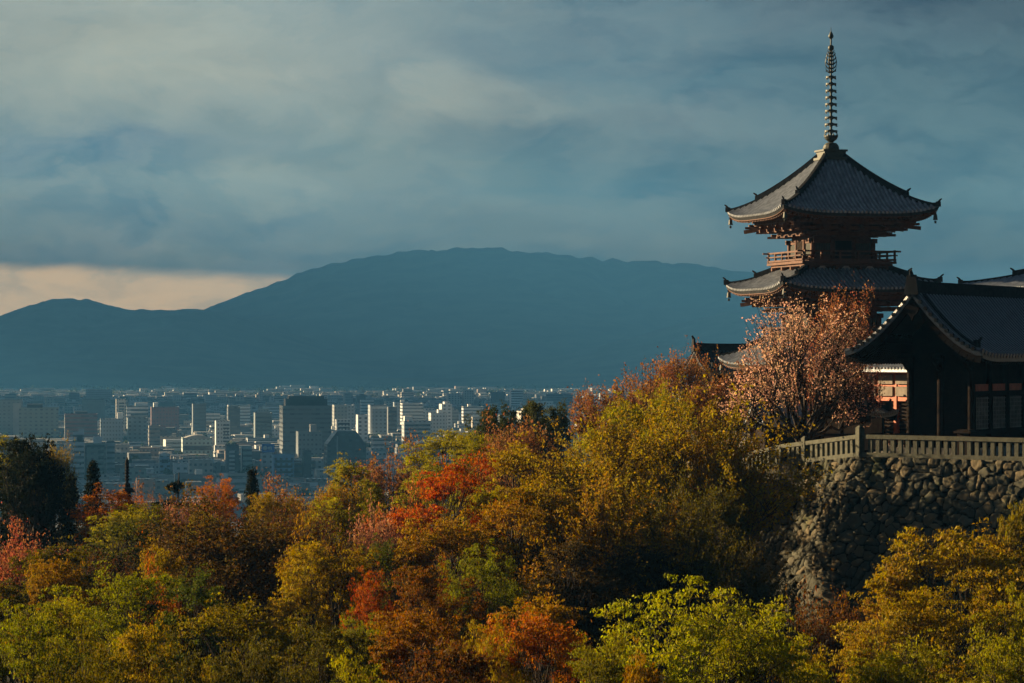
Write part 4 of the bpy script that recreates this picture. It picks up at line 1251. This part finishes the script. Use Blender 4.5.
    T('orange young tree tucked beside the bright green left maple', 'cherry', 0, 160, 556, 50, 112, ORG, 'cherry_tree')
    T('golden olive crown left of the burnt orange bottom tree', 'maple', 1, 488, 622, 90, 84, GOLD, 'maple_tree')
    T('yellow crown between the red maple and the olive gold tree', 'fine', 0, 478, 486, 60, 134, YGR)
    T('light golden crown above the shadowed hollow at its left', 'fine', 1, 560, 505, 80, 128, GOLD)
    T('orange crown at the left foot of the big ochre tree', 'cherry', 0, 560, 452, 60, 150, OCH, 'cherry_tree')
    T('yellow green crown hugging the slope below the three skyline evergreens', 'fine', 1, 480, 436, 60, 166, YGR)
    T('golden crown at the right foot of the bright foreground maple', 'maple', 2, 815, 648, 90, 84, GOLD, 'maple_tree')
    T('orange brown crown at the very bottom right of centre', 'fine', 0, 640, 655, 90, 72, OCH)
    T('yellow green crown at the right edge under the gold green tree', 'maple', 1, 1012, 590, 80, 92, YGR, 'maple_tree')
    T('gold crown low in the left corner above the rounded olive tree', 'maple', 0, 150, 618, 90, 84, GOLD, 'maple_tree')
trees()

def undergrowth():
    """low bushes and saplings that cover the wood floor: one uncountable mass"""
    r = np.random.default_rng(5); t = Tree(7)
    n = 2600
    y = 62 + 170 * r.random(n) ** .8; x = (r.random(n) * 1.5 - .75) * (.19 * y + 6)
    keep = ~((x > 10.5) & (y > 131))
    x, y = x[keep], y[keep]; z = ground(x, y)
    for a, b, c in zip(x, y, z):
        h = .5 + 1.1 * r.random(); w = .7 + .8 * r.random()
        t.leaves((a, b, c + h * .5), (w, w, h * .6), 45, .24, .35)
    v = t.done('undergrowth')
    o = link_mesh('undergrowth', v['crown']); o.color = (.035, .032, .008, 1); o['kind'] = 'stuff'
    bpy.data.meshes.remove(v['trunk'])
undergrowth()

# ------------------------------------------------------------------ the city on the plain
HEROES = []
RECT = []
FOOT = []
def block_mesh(w, d, h, chamfer=0.0, step=0.0):
    m = MB()
    if chamfer:
        c = chamfer
        prof = [(-w / 2, 0), (w / 2, 0), (w / 2, h - c * 1.3), (w / 2 - c, h), (-w / 2 + c, h), (-w / 2, h - c * 1.3)]
        n = len(prof)
        m.add([(x, -d / 2, z) for x, z in prof] + [(x, d / 2, z) for x, z in prof], [tuple(range(n)), tuple(range(n, 2 * n))[::-1]] + [(i, n + i, n + (i + 1) % n, (i + 1) % n) for i in range(n)])
        return m
    m.box((0, 0, h / 2), (w, d, h))
    # parapet
    p = .35
    for (cx, cy, sx, sy) in ((0, -d / 2 + p / 2, w, p), (0, d / 2 - p / 2, w, p), (-w / 2 + p / 2, 0, p, d - 2 * p), (w / 2 - p / 2, 0, p, d - 2 * p)):
        m.box((cx, cy, h + .5), (sx - .004, sy - .004, 1.0))
    if step: m.box((w * .12, d * .1, h + step / 2), (w * .55, d * .6, step))
    return m

def building(label, short, x0, x1, ytop, ybase, col, depth=22, rot=9, cat='office block', parts=(), name='city_building', chamfer=0.0, group=None):
    D = -PLAIN * F / (ybase - HZ)
    a = P(x0, ytop, D); b = P(x1, ytop, D)
    th = R(abs(rot)); w = max(5, ((b.x - a.x) - depth * math.sin(th)) / math.cos(th)); h = a.z - PLAIN
    cx = (a.x + b.x) / 2
    t = empty(name, (cx, D + depth / 2, PLAIN), R(rot), label, cat, group)
    HEROES.append((short, (x0 + x1) / 2, (ytop + ybase) / 2)); FOOT.append((cx, D + depth / 2, max(w, depth) * .62)); RECT.append((x0, x1, ytop, ybase, D))
    body = block_mesh(w, depth, h, chamfer).build('wall', M_fac, t); body.color = (*col, 1)
    fr = -depth / 2
    for p in parts:
        k = p[0]
        if k == 'bands':            # ribbon windows, one per storey, from fraction f0 to f1 of the height
            _, n, f0, f1, xa, xb = p
            for i in range(n):
                z = h * (f0 + (f1 - f0) * (i + .5) / n); hh = h * (f1 - f0) / n * .45
                q = MB(); q.box((w * (xa + xb) / 2, fr - .06, z), (w * (xb - xa), .3, hh)); q.build('window_band', M_glass, t)
        elif k == 'panel':          # facade field of another colour
            _, xa, xb, f0, f1, mt = p
            q = MB(); q.box((w * (xa + xb) / 2, fr - .10, h * (f0 + f1) / 2), (w * (xb - xa), .4, h * (f1 - f0))); q.build('facade_panel', mt, t)
        elif k == 'balc':           # white balconies
            _, n, xa, xb, f0, f1 = p
            for i in range(n):
                z = h * (f0 + (f1 - f0) * (i + .5) / n)
                q = MB(); q.box((w * (xa + xb) / 2, fr - .7, z), (w * (xb - xa), 1.3, h * (f1 - f0) / n * .52)); q.build('balcony', M_panel, t)
        elif k == 'pent':
            _, xa, xb, hh, mt = p
            q = MB(); q.box((w * (xa + xb) / 2, depth * .1, h + hh / 2), (w * (xb - xa), depth * .5, hh)); q.build('rooftop_box', mt, t)
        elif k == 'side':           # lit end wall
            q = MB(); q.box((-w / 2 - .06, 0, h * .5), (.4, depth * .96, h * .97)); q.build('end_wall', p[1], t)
        elif k == 'round':
            q = MB(); M = Matrix.Rotation(math.pi / 2, 3, 'X')
            pts = [(w * p[1] + p[3] * math.cos(a * .524), fr - .3, h * p[2] + p[3] * math.sin(a * .524)) for a in range(12)]
            q.add(pts + [(x, y + .25, z) for x, y, z in pts], [tuple(range(12)), tuple(range(12, 24))[::-1]] + [(i, (i + 1) % 12, 12 + (i + 1) % 12, 12 + i) for i in range(12)]); q.build('round_sign', M_dark, t)
        elif k == 'sign':
            _, xa, xb, hh = p
            q = MB(); q.box((w * (xa + xb) / 2, fr + 1, h + 1.6 + hh / 2), (w * (xb - xa), .6, hh)); s = q.build('billboard', M_sign, t)
            q = MB(); xc = w * (xa * .74 + xb * .26); r = hh * .26; zc = h + 1.6 + hh * .5
            pts = [(xc + r * math.cos(a * .524), fr + .62, zc + r * math.sin(a * .524)) for a in range(12)]; q.add(pts, [tuple(range(12))]); q.build('billboard_disc', M_panel, s)
            q = MB()
            for u in (.50, .62, .74): q.box((w * (xa * (1 - u) + xb * u), fr + .66, zc), (w * (xb - xa) * .06, .1, hh * .34))
            q.box((w * (xa * .38 + xb * .62), fr + .66, zc + hh * .12), (w * (xb - xa) * .3, .1, hh * .07)); q.build('billboard_lettering', M_panel, s)
            q = MB()
            for u in (.15, .85): q.box((w * (xa * (1 - u) + xb * u), fr + 1, h + .8), (.4, .4, 1.8))
            q.build('billboard_post', M_dark, s)
        elif k == 'vault':
            q = MB(); n = 10
            pts = [(-w / 2 + w * i / n, h + p[1] * math.sin(math.pi * i / n)) for i in range(n + 1)]
            q.add([(x, -depth / 2, z) for x, z in pts] + [(x, depth / 2, z) for x, z in pts], [(i, i + 1, n + 2 + i, n + 1 + i) for i in range(n)] + [tuple(range(n + 1)), tuple(range(n + 1, 2 * n + 2))[::-1]]); q.build('roof', p[2], t)
        elif k == 'mast':
            q = MB(); q.lathe([(.35, h), (.12, h + p[2])], (w * p[1], 0, 0), 6); q.build('mast', M_panel, t)
    return t

LG = (.60, .63, .64); WH = (.80, .82, .82); GR = (.27, .29, .29); DG = (.11, .125, .14); MAR = (.22, .085, .08); BG = (.30, .36, .42); BE = (.42, .39, .33); NV = (.05, .07, .095); GGR = (.25, .29, .26); LB = (.30, .47, .62); PG = (.45, .55, .52)
def heroes():
    B = building
    B('broad grey green office block near the left edge with a flat top', 'the broad grey green block', 14, 58, 409, 447, GGR, 30, parts=[('pent', -.3, .1, 4, M_dark)])
    B('tall grey block cut by the left edge of the city', 'the left edge block', -14, 22, 401, 442, (.2, .23, .24), 30, parts=[('panel', .2, .45, .05, .95, M_conc)])
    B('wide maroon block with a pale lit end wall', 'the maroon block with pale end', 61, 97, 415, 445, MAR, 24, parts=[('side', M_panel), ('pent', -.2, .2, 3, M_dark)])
    B('dark flat topped block behind the maroon block with pale end', 'the dark flat block', 79, 105, 401, 428, DG, 26, parts=[('pent', -.45, .45, 2.5, M_dark)])
    B('plain blue grey slab right of the maroon block', 'the blue grey slab', 97, 123, 420, 449, BG, 20, parts=[('pent', .25, .5, 6, M_panel)])
    B('slim cream tower with stacked windows behind the blue grey slab', 'the slim cream tower', 114, 126, 400, 436, (.6, .58, .5), 14, parts=[('bands', 8, .3, .95, -.2, .3)])
    B('white block with three dark ribbon windows', 'the white ribbon block', 124, 148, 407, 436, WH, 20, parts=[('bands', 3, .50, .97, -.32, .5), ('pent', -.1, .5, 4, M_panel)])
    B('grey blue block below the white ribbon window block', 'the grey blue block', 124, 147, 419, 448, (.3, .36, .38), 20)
    B('broad dull maroon block with flat roof in the middle city', 'the broad maroon block', 147, 179, 408, 437, MAR, 28, parts=[('pent', -.4, -.25, 5, M_panel)])
    B('tall white slab tower with a dark round sign near its top', 'the round sign tower', 70, 84, 434, 482, WH, 12, parts=[('round', .12, .90, 2.0), ('panel', .1, .22, .55, .6, M_glass), ('panel', .1, .22, .35, .4, M_glass), ('pent', .0, .5, 3, M_panel)])
    B('white balcony flats leaning on the left of the round sign tower', 'the white balcony flats', 65, 71, 443, 481, WH, 12, cat='flats', parts=[('balc', 6, -.4, .4, .1, .95)])
    B('dark framed grey green flats right of the round sign tower', 'the dark framed flats', 81, 106, 445, 484, GGR, 16, cat='flats', parts=[('panel', -.5, -.42, 0, .98, M_dark), ('panel', -.42, .42, .94, 1.0, M_dark), ('bands', 5, .15, .9, .12, .38), ('pent', -.1, .3, 5, M_panel)])
    B('pale grey stair slab attached to the dark framed flats', 'the stair slab', 105, 113, 443, 483, LG, 14)
    B('small light blue gabled shopfront low in the city', 'the light blue shop', 157, 170, 456, 480, LB, 12, cat='shop', parts=[('bands', 1, .62, .95, -.3, .3), ('vault', 2.2, M_panel)])
    B('low hall with a pale curved roof and a row of windows', 'the curved roof hall', 178, 212, 439, 459, PG, 24, cat='hall', parts=[('vault', 3.0, M_conc), ('bands', 1, .3, .8, -.48, .48)])
    B('pale grey flats with stacked bands right of the curved roof hall', 'the stacked flats', 213, 230, 422, 452, LG, 16, cat='flats', parts=[('bands', 6, .3, .95, .0, .45)])
    B('narrow navy block standing against a white building', 'the navy block', 225, 240, 408, 444, NV, 18)
    B('white box building behind the narrow navy block', 'the white box', 226, 250, 406, 430, WH, 16)
    B('black framed flats with a ladder of white balconies', 'the ladder balcony flats', 223, 239, 447, 482, DG, 14, cat='flats', parts=[('balc', 7, -.3, .15, .1, .92), ('pent', -.5, .5, 1.5, M_dark)])
    B('pale green blank slab beside the ladder balcony flats', 'the pale green slab', 239, 252, 448, 480, PG, 12, parts=[('panel', -.5, -.4, 0, .98, M_dark)])
    B('small pale building carrying a blue billboard with a white disc', 'the blue billboard building', 259, 274, 455, 481, LG, 12, cat='shop', parts=[('sign', -.5, .55, 5.5), ('panel', -.3, .1, .2, .5, M_glass)])
    B('sky blue block dotted with dark windows', 'the sky blue block', 270, 294, 456, 484, (.24, .42, .62), 14, parts=[('bands', 4, .15, .9, -.42, .42)])
    B('large dark gridded hotel block with a darker crown storey', 'the large gridded hotel', 276, 331, 407, 462, (.13, .16, .18), 34, cat='hotel', parts=[('pent', -.42, .45, 6.0, M_dark), ('pent', -.35, .38, 8.0, M_dark)])
    B('dark office block with chamfered top corners above the trees', 'the chamfered office', 322, 366, 431, 481, (.085, .085, .08), 22, chamfer=6.5, parts=[('panel', -.26, -.22, .02, .9, M_conc)])
    B('slim near black tower between sky blue block and chamfered office', 'the slim black tower', 301, 311, 452, 484, (.06, .07, .07), 10)
    B('low grey building with stepped roof in front of the gridded hotel', 'the stepped grey block', 294, 322, 433, 466, (.2, .24, .26), 20, parts=[('pent', .05, .3, 6, M_conc)])
    B('small white roofed block above the chamfered office', 'the small white roofed block', 334, 351, 421, 452, LG, 14, parts=[('bands', 2, .72, .97, -.4, .4), ('pent', -.5, .5, 1.4, M_panel)])
    B('white cube building right above the chamfered office', 'the white cube', 355, 368, 416, 448, WH, 16)
    B('blue grey block with white frame left edge and top', 'the white framed block', 367, 387, 406, 445, BG, 18, parts=[('panel', -.5, -.36, .0, .99, M_panel), ('panel', -.36, .5, .93, .99, M_panel)])
    B('dull dark block right of the white framed block', 'the dull dark block', 385, 397, 408, 442, DG, 18, parts=[('bands', 5, .3, .95, -.45, .45)])
    B('white low block in the distance above the white framed block', 'the distant white block', 359, 374, 401, 425, WH, 18)
    B('grey block behind and right of the large gridded hotel', 'the grey block behind', 331, 347, 406, 438, GR, 20)
    B('pale blue flats right of the dull dark block', 'the pale blue flats', 401, 431, 422, 447, (.42, .47, .5), 18, cat='flats', parts=[('bands', 4, .3, .95, -.46, .46), ('pent', -.45, -.15, 5, M_panel)])
    B('grey white flats near the slope of yellow green trees', 'the slope edge flats', 428, 447, 414, 440, LG, 18, cat='flats', parts=[('pent', .0, .3, 4, M_panel)])
    B('distant pale tower flats standing beyond the skyline trees', 'the distant tower flats', 462, 474, 391, 409, (.6, .58, .52), 20, cat='flats')
    B('distant twin of low pale flats left of the tower flats', 'the distant low flats', 446, 460, 394, 409, (.56, .56, .52), 20, cat='flats')
    B('lone pale tower far across the plain above the white box', 'the lone far tower', 258, 263, 391, 404, (.62, .6, .55), 18, cat='tower')
    B('far long white slab beyond the dark flat block', 'the far white slab', 84, 112, 390, 404, (.5, .5, .47), 24)
    B('dark block left of the narrow navy block', 'the dark left block', 190, 206, 405, 440, (.1, .13, .16), 18)
    B('brown grey block low in front of the broad maroon block', 'the brown grey block', 146, 160, 427, 452, (.26, .23, .21), 16)
    B('green grey glass block right of the narrow navy block', 'the glass block', 252, 272, 414, 446, (.12, .17, .19), 18, parts=[('bands', 5, .3, .95, -.46, .46)])
heroes()

CITY_COLS = [('white', (.80, .82, .82)), ('white', (.76, .79, .80)), ('pale grey', (.62, .65, .66)), ('cream', (.66, .63, .55)), ('mid grey', (.3, .31, .31)), ('slate', (.19, .23, .27)), ('dark', (.10, .115, .13)), ('brown', (.24, .19, .16)), ('beige', (.42, .38, .32)), ('blue grey', (.32, .38, .44)), ('greenish', (.33, .38, .35))]
def filler_city():
    rr = random.Random(12); made = set(); n = 0; tries = 0
    while n < 225 and tries < 6000:
        tries += 1
        D = 1480 * (4300 / 1480) ** (rr.random() ** .9)
        px = rr.uniform(-150, 660); x = (px - 512) / F * D
        if D < 2000 and px > 420: continue
        w = rr.choice((10, 12, 15, 18, 24, 32)) * rr.uniform(.8, 1.2); d = rr.uniform(10, 20)
        rad = max(w, d) * .62
        if any((x - fx) ** 2 + (D - fy) ** 2 < (rad + fr_) ** 2 for fx, fy, fr_ in FOOT): continue
        h = min(30, 9 + rr.expovariate(1 / 7.0)); ytop = HZ - (PLAIN + h) / D * F; yb = HZ - PLAIN / D * F
        wp = w / D * F / 2 + 2
        if any(D < q[4] and px + wp > q[0] and px - wp < q[1] and ytop < q[2] + .72 * (q[3] - q[2]) for q in RECT): continue
        cn, cc = rr.choice(CITY_COLS)
        kind = 'tall thin' if h > 1.6 * w else 'low wide' if w > 2.2 * h else 'boxy' if abs(h - w) < 5 else 'mid rise'
        feat = rr.choice(('rooftop box', 'stepped roof', 'plain flat roof', 'two rooftop boxes'))
        near = sorted(HEROES[:41], key=lambda q: math.hypot(q[1] - px, (q[2] - (ytop + yb) / 2) * 1.6))
        def rel(q):
            dx = px - q[1]; dy = (ytop + yb) / 2 - q[2]
            return ('just left of ' if dx < 0 else 'just right of ') + q[0] if abs(dx) > abs(dy) * 1.6 else ('below ' if dy > 0 else 'beyond ') + q[0]
        lab = None
        for q in near[:5]:
            for v in ('%s %s block %s' % (cn, kind, rel(q)), '%s %s block with %s %s' % (cn, kind, feat, rel(q))):
                if v not in made and len(v.split()) <= 16: lab = v; break
            if lab: break
        if not lab: continue
        made.add(lab); FOOT.append((x, D, rad)); n += 1
        t = empty('city_building', (x, D, PLAIN), R(9 + rr.uniform(-5, 5)), lab, 'building', 'mid city blocks')
        m = block_mesh(w, d, h, 0, 3.2 if feat == 'stepped roof' else 0)
        o = m.build('wall', M_fac, t); j = rr.uniform(.8, 1.1); o.color = (cc[0] * j, cc[1] * j, cc[2] * j, 1)
        for q in range({'rooftop box': 1, 'two rooftop boxes': 2}.get(feat, 0)):
            b = MB(); bw = rr.uniform(3, 5); b.box((rr.uniform(-.3, .3) * w, (q - .5) * d * .4, h + 1.7), (bw, min(bw, d * .38), 3.4)); b.build('rooftop_box', rr.choice((M_conc, M_panel)), t)

def far_city():
    """the uncountable low roofs and far blocks: one mass"""
    r = np.random.default_rng(3)
    B = [];
    n = 15000
    D = 1380 * (7700 / 1380) ** (r.random(n) ** .72); px = r.random(n) * 1300 - 300; x = (px - 512) / F * D
    far = np.clip((D - 1500) / 4500, 0, 1)
    w = (7 + 9 * r.random(n)) * (1 + far * 1.1); d = (7 + 6 * r.random(n)) * (1 + far * .6)
    h = 5.5 + 3.5 * r.random(n) * (1 - .6 * far) + r.exponential(2.5 - 1.2 * far); h = np.minimum(h, 30 - 16 * far)
    fp = np.array(FOOT); keep = D < 6300 + 900 * fbm(px / 60., px * 0, 8, 4)
    for a, b, c in fp: keep &= (x - a) ** 2 + (D - b) ** 2 > (c * .9 + w * .45) ** 2
    yt = HZ - (PLAIN + h) / D * F; wp = w / D * F * .6
    for q in RECT: keep &= ~((D < q[4]) & (px + wp > q[0]) & (px - wp < q[1]) & (yt < q[2] + .72 * (q[3] - q[2])))
    x, D, w, d, h = (q[keep] for q in (x, D, w, d, h)); n = len(x)
    th = R(9) + r.normal(0, .05, n); c_, s_ = np.cos(th), np.sin(th)
    gab = (r.random(n) < .35) & (h < 11)
    sx = np.array([-1, 1, 1, -1]) * .5; sy = np.array([-1, -1, 1, 1]) * .5
    V = np.zeros((n, 8, 3))
    for k in range(4):
        for lv in (0, 1):
            yy = np.where(gab & (lv == 1), sy[k] * .12, sy[k])
            lx = sx[k] * w; ly = yy * d
            V[:, k + 4 * lv, 0] = x + lx * c_ - ly * s_; V[:, k + 4 * lv, 1] = D + lx * s_ + ly * c_
            V[:, k + 4 * lv, 2] = PLAIN - .3 + lv * h
    f = np.array([(0, 1, 5, 4), (1, 2, 6, 5), (2, 3, 7, 6), (3, 0, 4, 7), (4, 5, 6, 7)])
    Q = (np.arange(n)[:, None, None] * 8 + f[None]).reshape(-1, 4)
    o = link_mesh('distant_city', np_mesh('distant_city', V.reshape(-1, 3), Q, M_mass)); o['kind'] = 'stuff'
    # street trees and groves: small leafy lumps between the roofs
    t = Tree(3); k = 2200
    D = 1400 * (7300 / 1400) ** (r.random(k) ** .55); x = (r.random(k) * 1200 - 250 - 512) / F * D
    for a, b in zip(x, D):
        s = 3.5 + 5 * r.random()
        t.leaves((a, b, PLAIN + s * .6), (s * (1 + b / 3000 * r.random()), s, s * .75), 26, s * .9, .35)
    t.limb([(0, 3000, PLAIN - .5), (0, 3000, PLAIN)], .1, .1, 3)
    v = t.done('city_trees'); o = link_mesh('city_greenery', v['crown']); o.color = (.035, .05, .015, 1); o['kind'] = 'stuff'
    bpy.data.meshes.remove(v['trunk'])
filler_city()
far_city()
